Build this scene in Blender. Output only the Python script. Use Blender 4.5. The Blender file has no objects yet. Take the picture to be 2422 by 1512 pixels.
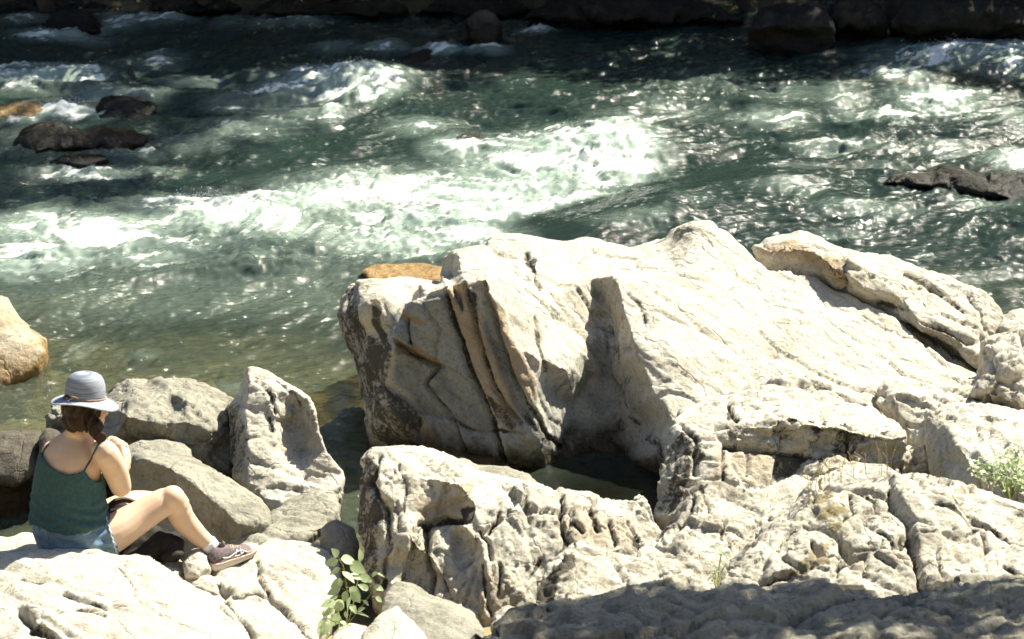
import bpy, bmesh, math, random
import numpy as np
from mathutils import Vector, Matrix, Quaternion
from mathutils.geometry import delaunay_2d_cdt

# ---------------------------------------------------------------- camera, sky, sun, exposure
scene = bpy.context.scene
COL = scene.collection
CAM_H, PITCH, HFOV = 6.3, math.radians(20.0), math.radians(20.0)
cam_data = bpy.data.cameras.new('camera')
cam_data.sensor_width = 36.0
cam_data.lens = 18.0 / math.tan(HFOV / 2)
cam_data.clip_start, cam_data.clip_end = 0.1, 500.0
cam_data.dof.use_dof = True
cam_data.dof.focus_distance = 15.5
cam_data.dof.aperture_fstop = 4.5
camera = bpy.data.objects.new('camera', cam_data)
camera.location = (0, 0, CAM_H)
camera.rotation_euler = (math.pi / 2 - PITCH, 0, 0)
COL.objects.link(camera)
scene.camera = camera

SUN = Vector((0.50, 0.45, 0.74)).normalized()
world = bpy.data.worlds.new('World')
scene.world = world
world.use_nodes = True
wn = world.node_tree.nodes
sky_node = wn.new('ShaderNodeTexSky')
sky_node.sky_type = 'NISHITA'
sky_node.sun_disc = False
sky_node.sun_elevation = math.asin(SUN.z)
sky_node.sun_rotation = math.atan2(SUN.x, SUN.y)
world.node_tree.links.new(sky_node.outputs[0], wn['Background'].inputs[0])
wn['Background'].inputs[1].default_value = 0.06
sun_data = bpy.data.lights.new('sun', 'SUN')
sun_data.energy = 4.6
sun_data.angle = math.radians(0.53)
sun_data.color = (1.0, 0.955, 0.80)
sun = bpy.data.objects.new('sun', sun_data)
sun.rotation_euler = SUN.to_track_quat('Z', 'Y').to_euler()
sun.location = (8, 8, 20)
COL.objects.link(sun)
scene.view_settings.view_transform = 'Standard'
scene.view_settings.look = 'None'
scene.view_settings.exposure = 1.66
scene.view_settings.gamma = 1.0
scene.view_settings.use_curve_mapping = False
scene.render.film_transparent = False
scene.render.engine = 'CYCLES'
scene.cycles.use_denoising = True
scene.cycles.max_bounces = 5
scene.cycles.adaptive_threshold = 0.02
scene.cycles.transparent_max_bounces = 8
scene.cycles.caustics_reflective = False
scene.cycles.caustics_refractive = False
scene.cycles.sample_clamp_indirect = 6.0
scene.cycles.filter_width = 1.6

# ---------------------------------------------------------------- plan: sight lines to world points
FD = 1211.0 / math.tan(HFOV / 2)
CP, SP = math.cos(PITCH), math.sin(PITCH)
def ray(u, v):
    a, b = (u - 1211.0), (756.0 - v)
    return Vector((a, CP * FD + SP * b, -SP * FD + CP * b))
def P(u, v, Y):
    d = ray(u, v)
    t = Y / d.y
    return Vector((d.x * t, Y, CAM_H + d.z * t))
def PZ(u, v, z=0.0):
    d = ray(u, v)
    t = (z - CAM_H) / d.z
    return Vector((d.x * t, d.y * t, z))

# ---------------------------------------------------------------- vectorised gradient noise
_rng = np.random.RandomState(7)
_perm = _rng.permutation(256).astype(np.int32)
_perm = np.concatenate([_perm, _perm, _perm])
_g = _rng.normal(size=(256, 3)); _g /= np.linalg.norm(_g, axis=1)[:, None]
_g32 = [np.ascontiguousarray(_g[:, k]).astype(np.float32) for k in range(3)]
def noise(p, off=0.0):
    p = np.asarray(p, dtype=np.float64) + off
    fl = np.floor(p)
    f = (p - fl).astype(np.float32)
    i = fl.astype(np.int32) & 255
    w = f * f * f * (f * (f * 6 - 15) + 10)
    flat = p.shape[1] == 3 and np.ptp(p[:, 2]) == 0          # all on one plane: two corners in z collapse to one lookup each
    out = np.zeros(len(p), dtype=np.float32)
    x0, y0, z0 = f[:, 0], f[:, 1], f[:, 2]
    for dx in (0, 1):
        wx = w[:, 0] if dx else 1 - w[:, 0]
        hx = np.take(_perm, i[:, 0] + dx)
        fx = x0 - dx
        for dy in (0, 1):
            wxy = wx * (w[:, 1] if dy else 1 - w[:, 1])
            hy = np.take(_perm, (hx + i[:, 1] + dy))
            fy = y0 - dy
            for dz in ((0,) if flat else (0, 1)):
                h = np.take(_perm, (hy + i[:, 2] + dz))
                d = np.take(_g32[0], h) * fx + np.take(_g32[1], h) * fy
                if flat:
                    out += wxy * d * 1.2
                else:
                    d += np.take(_g32[2], h) * (z0 - dz)
                    out += wxy * (w[:, 2] if dz else 1 - w[:, 2]) * d
    return out * 1.5
def fbm(p, octv=4, lac=2.03, gain=0.5, off=0.0):
    p = np.asarray(p, dtype=np.float64)
    s, a, t = 0, 1.0, 0.0
    for k in range(octv):
        s = s + a * noise(p, off + 13.7 * k); t += a
        p = p * lac; a *= gain
    return s / t * 1.4
def ridged(p, octv=4, lac=2.1, gain=0.5, off=0.0):
    p = np.asarray(p, dtype=np.float64)
    s, a, t = 0, 1.0, 0.0
    for k in range(octv):
        s = s + a * (1 - np.abs(noise(p, off + 9.1 * k)) * 1.6); t += a
        p = p * lac; a *= gain
    return s / t
_cell = _rng.uniform(size=(256, 8))
def worley(p, off=0.0):
    """nearest cell: distance gap to the next cell, random row of the cell, vector to its centre"""
    p = np.asarray(p, dtype=np.float64) + off
    i = np.floor(p).astype(np.int64); f = p - i
    n = len(p)
    d1 = np.full(n, 9.0); d2 = np.full(n, 9.0); cid = np.zeros(n, dtype=np.int64); vec = np.zeros((n, 3))
    for dx in (-1, 0, 1):
        hx = _perm[(i[:, 0] + dx) & 255]
        for dy in (-1, 0, 1):
            hy = _perm[(hx + i[:, 1] + dy) & 255]
            for dz in (-1, 0, 1):
                h = _perm[(hy + i[:, 2] + dz) & 255]
                c = _cell[h, :3]
                v0 = f[:, 0] - dx - c[:, 0]; v1 = f[:, 1] - dy - c[:, 1]; v2 = f[:, 2] - dz - c[:, 2]
                d = np.sqrt(v0 * v0 + v1 * v1 + v2 * v2)
                near = d < d1
                d2 = np.where(near, d1, np.minimum(d2, d))
                cid = np.where(near, h, cid); d1 = np.where(near, d, d1)
                vec[near, 0] = v0[near]; vec[near, 1] = v1[near]; vec[near, 2] = v2[near]
    return d2 - d1, _cell[cid], vec
def sstep(a, b, x):
    t = np.clip((x - a) / (b - a), 0, 1)
    return t * t * (3 - 2 * t)

# ---------------------------------------------------------------- object helpers
def link(o, parent=None):
    COL.objects.link(o)
    if parent is not None:
        o.parent = parent
    return o
def tag(o, label=None, cat=None, group=None, kind=None):
    if label: o['label'] = label
    if cat: o['category'] = cat
    if group: o['group'] = group
    if kind: o['kind'] = kind
    return o
def empty(name, loc, label=None, cat=None, group=None):
    o = bpy.data.objects.new(name, None)
    o.location = loc
    o.empty_display_size = 0.1
    link(o)
    return tag(o, label, cat, group)
def mesh_obj(name, verts, faces, mat, parent=None, smooth=True, origin=None):
    me = bpy.data.meshes.new(name)
    verts = np.asarray(verts, dtype=np.float64).reshape(-1, 3)
    if origin is not None:
        verts = verts - np.asarray(origin)
    if isinstance(faces, np.ndarray) or (len(faces) > 500 and all(len(f) == len(faces[0]) for f in faces)):
        fa = np.asarray(faces, dtype=np.int32); k = fa.shape[1]
        me.vertices.add(len(verts)); me.vertices.foreach_set('co', verts.ravel())
        me.loops.add(fa.size); me.loops.foreach_set('vertex_index', fa.ravel())
        me.polygons.add(len(fa)); me.polygons.foreach_set('loop_start', (np.arange(len(fa)) * k).astype(np.int32))
        me.update(calc_edges=True)
    else:
        me.from_pydata(verts.tolist(), [], faces)
        me.update()
    if smooth:
        me.polygons.foreach_set('use_smooth', np.ones(len(me.polygons), dtype=bool))
    if mat is not None:
        me.materials.append(mat)
    o = bpy.data.objects.new(name, me)
    if origin is not None:
        o.location = origin
    return link(o, parent)
def bm_arrays(bm):
    bm.verts.ensure_lookup_table()
    v = [tuple(x.co) for x in bm.verts]
    idx = {x: i for i, x in enumerate(bm.verts)}
    f = [[idx[q] for q in fc.verts] for fc in bm.faces]
    bm.free()
    return v, f
def remesh(verts, faces, voxel, smooth_iter=0, smooth_fac=0.5):
    """closed shells joined into one skin; returns arrays (co, normals, faces)"""
    me = bpy.data.meshes.new('tmp')
    me.from_pydata([tuple(v) for v in verts], [], faces)
    me.update()
    o = bpy.data.objects.new('tmp', me)
    COL.objects.link(o)
    m = o.modifiers.new('r', 'REMESH'); m.mode = 'VOXEL'; m.voxel_size = voxel
    if smooth_iter:
        s = o.modifiers.new('s', 'SMOOTH'); s.factor = smooth_fac; s.iterations = smooth_iter
    dg = bpy.context.evaluated_depsgraph_get()
    ev = o.evaluated_get(dg)
    me2 = bpy.data.meshes.new_from_object(ev)
    n = len(me2.vertices)
    co = np.empty(n * 3); me2.vertices.foreach_get('co', co)
    no = np.empty(n * 3); me2.vertex_normals.foreach_get('vector', no)
    nl = len(me2.loops); li = np.empty(nl, dtype=np.int32); me2.loops.foreach_get('vertex_index', li)
    if nl == 4 * len(me2.polygons):
        fl = li.reshape(-1, 4).tolist()
    else:
        fl = [list(p.vertices) for p in me2.polygons]
    bpy.data.objects.remove(o); bpy.data.meshes.remove(me); bpy.data.meshes.remove(me2)
    return co.reshape(-1, 3), no.reshape(-1, 3), fl
def normals_of(co, faces):
    f = np.array([q[:3] for q in faces])
    fn = np.cross(co[f[:, 1]] - co[f[:, 0]], co[f[:, 2]] - co[f[:, 0]])
    n = np.zeros_like(co)
    for k in range(3):
        np.add.at(n, f[:, k], fn)
    return n / (np.linalg.norm(n, axis=1)[:, None] + 1e-12)

# ---------------------------------------------------------------- materials
def new_mat(name):
    m = bpy.data.materials.new(name)
    m.use_nodes = True
    nt = m.node_tree
    return m, nt, nt.nodes['Principled BSDF']
def N(nt, kind, **kw):
    n = nt.nodes.new(kind)
    for k, v in kw.items():
        if k.startswith('i_'):
            key = k[2:]
            n.inputs[int(key) if key.isdigit() else key.replace('_', ' ')].default_value = v
        else:
            setattr(n, k, v)
    return n
def L(nt, a, b):
    nt.links.new(a, b)
def ramp(nt, src, stops, interp='LINEAR'):
    r = nt.nodes.new('ShaderNodeValToRGB')
    r.color_ramp.interpolation = interp
    el = r.color_ramp.elements
    while len(el) < len(stops): el.new(0.5)
    for e, (p, c) in zip(el, stops):
        e.position = p
        e.color = (c, c, c, 1) if isinstance(c, (int, float)) else (*c, 1)
    nt.links.new(src, r.inputs[0])
    return r.outputs[0]
def mixc(nt, fac, a, b, mode='MIX'):
    m = nt.nodes.new('ShaderNodeMix'); m.data_type = 'RGBA'; m.blend_type = mode
    for i, val in ((0, fac), (6, a), (7, b)):
        sock = m.inputs[i]
        if hasattr(val, 'links'):
            nt.links.new(val, sock)
        elif isinstance(val, (int, float)):
            sock.default_value = val if i == 0 else (val, val, val, 1)
        else:
            sock.default_value = (*val, 1)
    return m.outputs[2]
def math_n(nt, op, a, b=None, clamp=False):
    m = nt.nodes.new('ShaderNodeMath'); m.operation = op; m.use_clamp = clamp
    for i, val in enumerate((a, b)):
        if val is None: continue
        if hasattr(val, 'links'): nt.links.new(val, m.inputs[i])
        else: m.inputs[i].default_value = val
    return m.outputs[0]

def plain(name, col, rough=0.7, spec=0.3, bump=0.0, scale=200.0, var=0.0, vscale=8.0):
    m, nt, b = new_mat(name)
    b.inputs['Base Color'].default_value = (*col, 1)
    b.inputs['Roughness'].default_value = rough
    b.inputs['Specular IOR Level'].default_value = spec
    tc = N(nt, 'ShaderNodeTexCoord')
    if var:
        n = N(nt, 'ShaderNodeTexNoise', i_Scale=vscale, i_Detail=6.0)
        L(nt, tc.outputs['Object'], n.inputs['Vector'])
        lo = tuple(c * (1 - var) for c in col); hi = tuple(min(1, c * (1 + var)) for c in col)
        L(nt, ramp(nt, n.outputs[0], [(0.3, lo), (0.7, hi)]), b.inputs['Base Color'])
    if bump:
        n = N(nt, 'ShaderNodeTexNoise', i_Scale=scale, i_Detail=4.0)
        L(nt, tc.outputs['Object'], n.inputs['Vector'])
        bp = N(nt, 'ShaderNodeBump', i_Strength=bump, i_Distance=0.004)
        L(nt, n.outputs[0], bp.inputs['Height'])
        L(nt, bp.outputs[0], b.inputs['Normal'])
    return m

def rock_mat(name, pale=(0.55, 0.51, 0.42), mid=(0.42, 0.375, 0.295), dark=(0.085, 0.072, 0.05), stain=0.35, wet=None,
             axis=(0.35, 0.1, 0.9), lichen=0.35, moss=False, crack=0.3, amber=None, bump=0.8):
    m, nt, b = new_mat(name)
    tc = N(nt, 'ShaderNodeTexCoord')
    oi = N(nt, 'ShaderNodeObjectInfo')
    add = N(nt, 'ShaderNodeVectorMath', operation='MULTIPLY_ADD')
    L(nt, oi.outputs['Random'], add.inputs[0]); add.inputs[1].default_value = (31, 17, 23)
    L(nt, tc.outputs['Object'], add.inputs[2])
    co = add.outputs[0]
    # bedding runs along `axis`: stretch the lookup so streaks follow it
    q = Vector(axis).normalized().to_track_quat('X', 'Z').to_euler()
    mp = N(nt, 'ShaderNodeMapping', vector_type='TEXTURE')
    mp.inputs['Rotation'].default_value = q
    mp.inputs['Scale'].default_value = (5.0, 1, 1)
    L(nt, co, mp.inputs['Vector'])
    n1 = N(nt, 'ShaderNodeTexNoise', i_Scale=3.2, i_Detail=9.0, i_Roughness=0.62, i_Distortion=0.5); L(nt, co, n1.inputs['Vector'])
    n2 = N(nt, 'ShaderNodeTexNoise', i_Scale=9.0, i_Detail=8.0, i_Roughness=0.65, i_Distortion=0.6); L(nt, mp.outputs[0], n2.inputs['Vector'])
    n3 = N(nt, 'ShaderNodeTexNoise', i_Scale=55.0, i_Detail=5.0, i_Roughness=0.7); L(nt, co, n3.inputs['Vector'])
    base = ramp(nt, n1.outputs[0], [(0.30, mid), (0.62, pale)])
    streak = ramp(nt, n2.outputs[0], [(0.32, 0.55), (0.48, 1.0), (1.0, 1.08)])
    c = mixc(nt, 0.75, base, streak, 'MULTIPLY')
    speck = ramp(nt, n3.outputs[0], [(0.36, 0.5), (0.47, 0.95), (0.8, 1.12)])
    c = mixc(nt, 0.7, c, speck, 'MULTIPLY')
    # dark veins and seams
    warp = N(nt, 'ShaderNodeVectorMath', operation='MULTIPLY_ADD')
    nw = N(nt, 'ShaderNodeTexNoise', i_Scale=2.5, i_Detail=5.0); L(nt, co, nw.inputs['Vector'])
    L(nt, nw.outputs['Color'], warp.inputs[0]); warp.inputs[1].default_value = (0.45, 0.45, 0.45); L(nt, mp.outputs[0], warp.inputs[2])
    vo = N(nt, 'ShaderNodeTexVoronoi', feature='DISTANCE_TO_EDGE', i_Scale=3.4); L(nt, warp.outputs[0], vo.inputs['Vector'])
    seam = ramp(nt, vo.outputs['Distance'], [(0.0, 1.0), (0.035, 0.0)])
    gate = ramp(nt, n1.outputs[0], [(0.45, 0.0), (0.6, 1.0)])
    seamf = math_n(nt, 'MULTIPLY', math_n(nt, 'MULTIPLY', seam, gate), crack)
    c = mixc(nt, seamf, c, dark)
    ag = N(nt, 'ShaderNodeAttribute', attribute_name='grey')  # grey stone, with shade of the front and hollow painted in
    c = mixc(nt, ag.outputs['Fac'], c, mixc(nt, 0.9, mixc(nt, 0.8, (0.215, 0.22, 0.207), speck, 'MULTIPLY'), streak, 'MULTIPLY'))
    # iron stain and black crust plus painted shade in hollows and flanks
    ao = N(nt, 'ShaderNodeAttribute', attribute_name='ochre'); ad = N(nt, 'ShaderNodeAttribute', attribute_name='crust_shade')
    c = mixc(nt, math_n(nt, 'MULTIPLY', ao.outputs['Fac'], 0.8), c, mixc(nt, 0.6, (0.25, 0.16, 0.075), streak, 'MULTIPLY'))
    spk = math_n(nt, 'ADD', ad.outputs['Fac'], math_n(nt, 'MULTIPLY', math_n(nt, 'SUBTRACT', n2.outputs[0], 0.5), 1.7))
    spk = math_n(nt, 'ADD', spk, math_n(nt, 'MULTIPLY', math_n(nt, 'SUBTRACT', n3.outputs[0], 0.5), 1.0))
    spk = math_n(nt, 'MULTIPLY', ramp(nt, spk, [(0.40, 0.0), (0.62, 1.0)]), ramp(nt, ad.outputs['Fac'], [(0.0, 0.0), (0.25, 0.93)]))
    c = mixc(nt, spk, c, (0.045, 0.038, 0.027))
    # dark lichen and mineral stain in ragged patches
    n4 = N(nt, 'ShaderNodeTexNoise', i_Scale=1.9, i_Detail=12.0, i_Roughness=0.74, i_Distortion=0.3); L(nt, co, n4.inputs['Vector'])
    st = ramp(nt, n4.outputs[0], [(0.60 - 0.12 * stain, 0.0), (0.69 - 0.1 * stain, 1.0)])
    c = mixc(nt, math_n(nt, 'MULTIPLY', st, lichen), c, dark)
    if moss:
        at = N(nt, 'ShaderNodeAttribute', attribute_name='moss')
        mm = math_n(nt, 'MULTIPLY', ramp(nt, math_n(nt, 'ADD', at.outputs['Fac'], math_n(nt, 'MULTIPLY', math_n(nt, 'SUBTRACT', n3.outputs[0], 0.5), 1.6)), [(0.40, 0.0), (0.7, 0.75)]), ramp(nt, at.outputs['Fac'], [(0.0, 0.0), (0.3, 1.0)]))
        mcol = ramp(nt, n2.outputs[0], [(0.3, (0.085, 0.072, 0.026)), (0.7, (0.22, 0.165, 0.065))])
        c = mixc(nt, mm, c, mcol)
    b.inputs['Roughness'].default_value = 0.88
    b.inputs['Specular IOR Level'].default_value = 0.2
    if wet is not None:
        geo = N(nt, 'ShaderNodeNewGeometry')
        sx = N(nt, 'ShaderNodeSeparateXYZ'); L(nt, geo.outputs['Position'], sx.inputs[0])
        zz = math_n(nt, 'ADD', sx.outputs[2], math_n(nt, 'MULTIPLY', math_n(nt, 'SUBTRACT', n1.outputs[0], 0.5), 0.45))
        wf = ramp(nt, math_n(nt, 'SUBTRACT', zz, wet), [(0.0, 1.0), (0.10, 0.0)])
        wcol = mixc(nt, 1.0, c, amber if amber else (0.20, 0.17, 0.13), 'MULTIPLY')
        c = mixc(nt, wf, c, wcol)
        L(nt, ramp(nt, wf, [(0.0, 0.88), (1.0, 0.24)]), b.inputs['Roughness'])
    L(nt, c, b.inputs['Base Color'])
    n5 = N(nt, 'ShaderNodeTexNoise', i_Scale=26.0, i_Detail=10.0, i_Roughness=0.68); L(nt, mp.outputs[0], n5.inputs['Vector'])
    n6 = N(nt, 'ShaderNodeTexNoise', i_Scale=34.0, i_Detail=9.0, i_Roughness=0.7); L(nt, co, n6.inputs['Vector'])
    h = math_n(nt, 'ADD', math_n(nt, 'MULTIPLY', n5.outputs[0], 0.6), n6.outputs[0])
    h = math_n(nt, 'SUBTRACT', h, math_n(nt, 'MULTIPLY', seam, 0.35))
    bp = N(nt, 'ShaderNodeBump', i_Strength=bump, i_Distance=0.018)
    L(nt, h, bp.inputs['Height']); L(nt, bp.outputs[0], b.inputs['Normal'])
    return m

M_ROCK = rock_mat('pale_schist', wet=0.07)
M_ROCK_SMOOTH = rock_mat('smooth_grey_stone', pale=(0.30, 0.283, 0.23), mid=(0.20, 0.187, 0.146), wet=0.10, stain=0.55, lichen=0.5, crack=0.4, bump=0.7)
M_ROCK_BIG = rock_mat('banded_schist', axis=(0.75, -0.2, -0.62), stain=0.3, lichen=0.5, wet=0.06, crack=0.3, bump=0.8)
M_ROCK_MOSS = rock_mat('mossy_schist', stain=0.8, lichen=0.7, moss=True, axis=(0.6, 0.0, -0.7), bump=0.8)
M_ROCK_KNOB = rock_mat('knobbly_schist', stain=0.8, lichen=0.65, axis=(0.3, 0.1, 0.9), bump=0.8)
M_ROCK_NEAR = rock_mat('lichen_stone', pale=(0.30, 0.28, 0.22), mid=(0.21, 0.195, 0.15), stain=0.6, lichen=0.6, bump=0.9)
M_ROCK_WET = rock_mat('wet_river_stone', pale=(0.12, 0.104, 0.08), mid=(0.058, 0.050, 0.038), wet=0.16, stain=0.5, lichen=0.6)
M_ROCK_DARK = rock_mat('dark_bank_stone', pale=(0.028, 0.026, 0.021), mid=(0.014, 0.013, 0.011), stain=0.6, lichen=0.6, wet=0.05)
M_ROCK_AMBER = rock_mat('amber_wet_stone', pale=(0.44, 0.38, 0.28), mid=(0.34, 0.27, 0.18), wet=0.10, amber=(0.72, 0.55, 0.33), stain=0.2, lichen=0.2)
M_BED = rock_mat('submerged_stone', pale=(0.34, 0.26, 0.13), mid=(0.20, 0.15, 0.07), stain=0.3, lichen=0.3)
# ---------------------------------------------------------------- riverbed and banks: one sheet
def bed_height(x, y):
    """height of the ground under water and rocks"""
    near = np.interp(y, [-60, -6, 3, 8, 10.5, 12.0, 13.2, 14.3, 15.0, 16.2, 17.8, 19.0, 24.0, 25.2, 26.5, 29, 60, 120],
                     [46, 6.5, 4.3, 2.2, 0.75, 0.25, 0.05, -0.16, -0.22, -0.25, -0.34, -0.7, -0.7, -0.15, 0.5, 2.2, 30, 48])
    p = np.stack([x * 0.9, y * 0.9, 0 * x], 1)
    amp = np.interp(y, [0, 10, 14, 17, 24, 27, 60], [0.2, 0.05, 0.10, 0.12, 0.15, 0.5, 2.0])
    return near + amp * fbm(p, 4)
def axis_grid(lo, hi, step, out_lo, out_hi, grow=1.18):
    a = list(np.arange(lo, hi + step * 0.5, step))
    s, v, left = step, lo, []
    while v > out_lo:
        s *= grow; v -= s; left.append(v)
    s, v, right = step, hi, []
    while v < out_hi:
        s *= grow; v += s; right.append(v)
    return np.array(left[::-1] + a + right)
def grid_faces(nx, ny):
    i = np.arange(nx - 1)[None, :] + nx * np.arange(ny - 1)[:, None]
    i = i.ravel()
    return np.stack([i, i + 1, i + 1 + nx, i + nx], 1)
def grid_obj(name, xs, ys, zfun, mat):
    X, Y = np.meshgrid(xs, ys)
    x, y = X.ravel(), Y.ravel()
    z = zfun(x, y)
    me = bpy.data.meshes.new(name)
    f = grid_faces(len(xs), len(ys))
    me.vertices.add(len(x)); me.vertices.foreach_set('co', np.stack([x, y, z], 1).ravel())
    me.loops.add(f.size); me.loops.foreach_set('vertex_index', f.ravel().astype(np.int32))
    me.polygons.add(len(f))
    me.polygons.foreach_set('loop_start', (np.arange(len(f)) * 4).astype(np.int32))
    me.polygons.foreach_set('use_smooth', np.ones(len(f), dtype=bool))
    me.update(); me.validate()
    me.materials.append(mat)
    o = bpy.data.objects.new(name, me)
    link(o)
    return o, x, y, z

def ground_material():
    m, nt, b = new_mat('bed_gravel')
    tc = N(nt, 'ShaderNodeTexCoord')
    n1 = N(nt, 'ShaderNodeTexNoise', i_Scale=1.6, i_Detail=8.0, i_Roughness=0.6); L(nt, tc.outputs['Object'], n1.inputs['Vector'])
    vo = N(nt, 'ShaderNodeTexVoronoi', i_Scale=9.0); L(nt, tc.outputs['Object'], vo.inputs['Vector'])
    c = ramp(nt, n1.outputs[0], [(0.30, (0.10, 0.085, 0.04)), (0.52, (0.26, 0.20, 0.095)), (0.75, (0.46, 0.34, 0.16))])
    c = mixc(nt, 0.5, c, ramp(nt, vo.outputs['Color'], [(0.1, 0.45), (0.9, 1.25)]), 'MULTIPLY')
    geo = N(nt, 'ShaderNodeNewGeometry'); sx = N(nt, 'ShaderNodeSeparateXYZ'); L(nt, geo.outputs['Position'], sx.inputs[0])
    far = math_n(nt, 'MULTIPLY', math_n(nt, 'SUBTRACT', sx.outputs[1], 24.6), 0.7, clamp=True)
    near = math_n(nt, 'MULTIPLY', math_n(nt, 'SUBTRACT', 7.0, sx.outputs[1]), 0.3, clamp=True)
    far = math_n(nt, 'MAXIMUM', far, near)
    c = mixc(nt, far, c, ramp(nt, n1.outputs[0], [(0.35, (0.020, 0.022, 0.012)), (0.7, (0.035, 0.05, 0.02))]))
    L(nt, c, b.inputs['Base Color'])
    b.inputs['Roughness'].default_value = 0.9
    bp = N(nt, 'ShaderNodeBump', i_Strength=0.8, i_Distance=0.05); L(nt, vo.outputs['Distance'], bp.inputs['Height'])
    L(nt, bp.outputs[0], b.inputs['Normal'])
    return m
ground, *_ = grid_obj('ground', axis_grid(-5, 5, 0.10, -90, 90), axis_grid(9.5, 28, 0.10, -60, 120),
                      bed_height, ground_material())
tag(ground, 'brown gravel riverbed and bank under the rocks', kind='structure')

# ---------------------------------------------------------------- river surface
def ell(u, v, ru, rv, s, tilt=0.0):
    c = PZ(u, v)
    rx = abs(PZ(u + ru, v).x - c.x)
    ry = (PZ(u, v - rv).y - PZ(u, v + rv).y) / 2
    return (c.x, c.y, rx, ry, s, tilt)
FOAM = [ell(*a) for a in [
    # broad white water sweeping left below the tongue
    (1465, 355, 85, 55, 1.15), (1340, 385, 150, 60, 1.0), (1210, 380, 110, 50, 0.8), (1190, 450, 220, 55, .85), (1380, 478, 190, 30, 1.1),
    (1190, 505, 170, 26, 1.0), (960, 455, 210, 50, .75), (760, 480, 210, 42, .85), (560, 530, 190, 38, .95), (1010, 520, 240, 36, .8),
    (430, 500, 150, 34, .7), (250, 545, 190, 40, .8), (80, 545, 120, 46, .75), (700, 560, 210, 30, .65), (950, 580, 200, 34, .75),
    (1110, 560, 120, 30, .9), (150, 610, 110, 36, .7), (60, 615, 90, 40, .75), (330, 620, 120, 24, .5), (270, 590, 140, 26, .6), (420, 590, 170, 22, .5), (620, 620, 240, 18, .35),
    (1075, 352, 60, 22, .9), (1000, 300, 80, 22, .55), (880, 420, 120, 26, .55),
    # upper mid foam heap
    (800, 196, 130, 34, 1.0), (880, 212, 60, 24, 1.2), (690, 215, 90, 24, .75), (740, 180, 120, 16, .6), (700, 262, 110, 26, .5), (782, 268, 26, 24, .85),
    (560, 240, 90, 24, .35), (560, 310, 110, 26, .42), (460, 345, 110, 22, .4), (640, 300, 80, 20, .35),
    # left
    (70, 192, 110, 18, .95), (180, 186, 70, 18, .85), (80, 162, 110, 14, .6), (230, 232, 110, 26, .55), (120, 250, 80, 18, .5), (140, 275, 110, 13, 1.0), (230, 276, 60, 10, .9),
    (330, 228, 60, 12, .7), (40, 330, 50, 36, .35), (60, 300, 70, 12, .5), (200, 412, 120, 14, .6), (330, 405, 120, 14, .35), (310, 365, 80, 18, .4),
    (340, 150, 90, 18, .4), (380, 130, 60, 10, .45), (460, 190, 80, 12, .4),
    # far edge
    (380, 50, 60, 14, .95), (290, 58, 50, 16, .8), (225, 72, 50, 12, .7), (150, 92, 90, 9, .75), (60, 56, 50, 12, .55), (720, 58, 55, 14, .6), (630, 62, 50, 12, .5),
    (540, 60, 40, 14, .4), (790, 112, 60, 10, .4), (900, 118, 70, 10, .5), (1060, 122, 70, 9, .8), (1268, 74, 40, 8, .9), (1160, 122, 40, 7, .6), (1000, 85, 40, 8, .3),
    (1900, 78, 60, 8, .4), (2050, 74, 40, 8, .6),
    # right
    (2260, 132, 150, 30, .8), (2400, 140, 70, 40, .9), (2110, 170, 70, 20, .75), (2140, 195, 50, 12, .8), (2060, 165, 60, 16, .5), (2210, 250, 90, 28, .85), (2090, 280, 100, 16, .6),
    (1820, 282, 90, 18, .55), (1870, 230, 110, 26, .3), (1680, 200, 200, 45, .2), (1600, 260, 150, 34, .25), (1990, 345, 110, 16, .45), (2250, 345, 90, 16, .35), (2390, 385, 60, 26, .75),
    (2390, 275, 50, 16, .5), (1990, 240, 60, 30, .45), (2310, 230, 70, 16, .4), (2050, 500, 120, 16, .4), (1850, 470, 100, 14, .3), (2330, 480, 80, 16, .35),
    (1420, 545, 140, 20, .55), (1330, 535, 60, 18, .55), (1600, 500, 90, 24, .3), (1990, 560, 80, 12, .3), (1900, 400, 120, 14, .25), (2080, 395, 90, 12, .25),
    # eddies by the bank
    (815, 960, 45, 40, .45), (800, 1010, 40, 30, .3), (560, 925, 60, 14, .3), (330, 850, 60, 16, .22), (190, 830, 40, 30, .25),
]]
def foam_base(x, y):
    m = np.zeros_like(x)
    for cx, cy, rx, ry, s, t in FOAM:
        d = ((x - cx) / (rx * 1.15)) ** 2 + ((y - cy) / (ry * 1.15)) ** 2
        m = np.maximum(m, s * np.exp(-d * 0.9)) + 0.045 * s * np.exp(-d * 0.9)
    return m
FLOW = np.array([-0.93, -0.36])
def flow_coords(x, y):
    a = x * FLOW[0] + y * FLOW[1]
    b = -x * FLOW[1] + y * FLOW[0]
    return a, b
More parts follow.
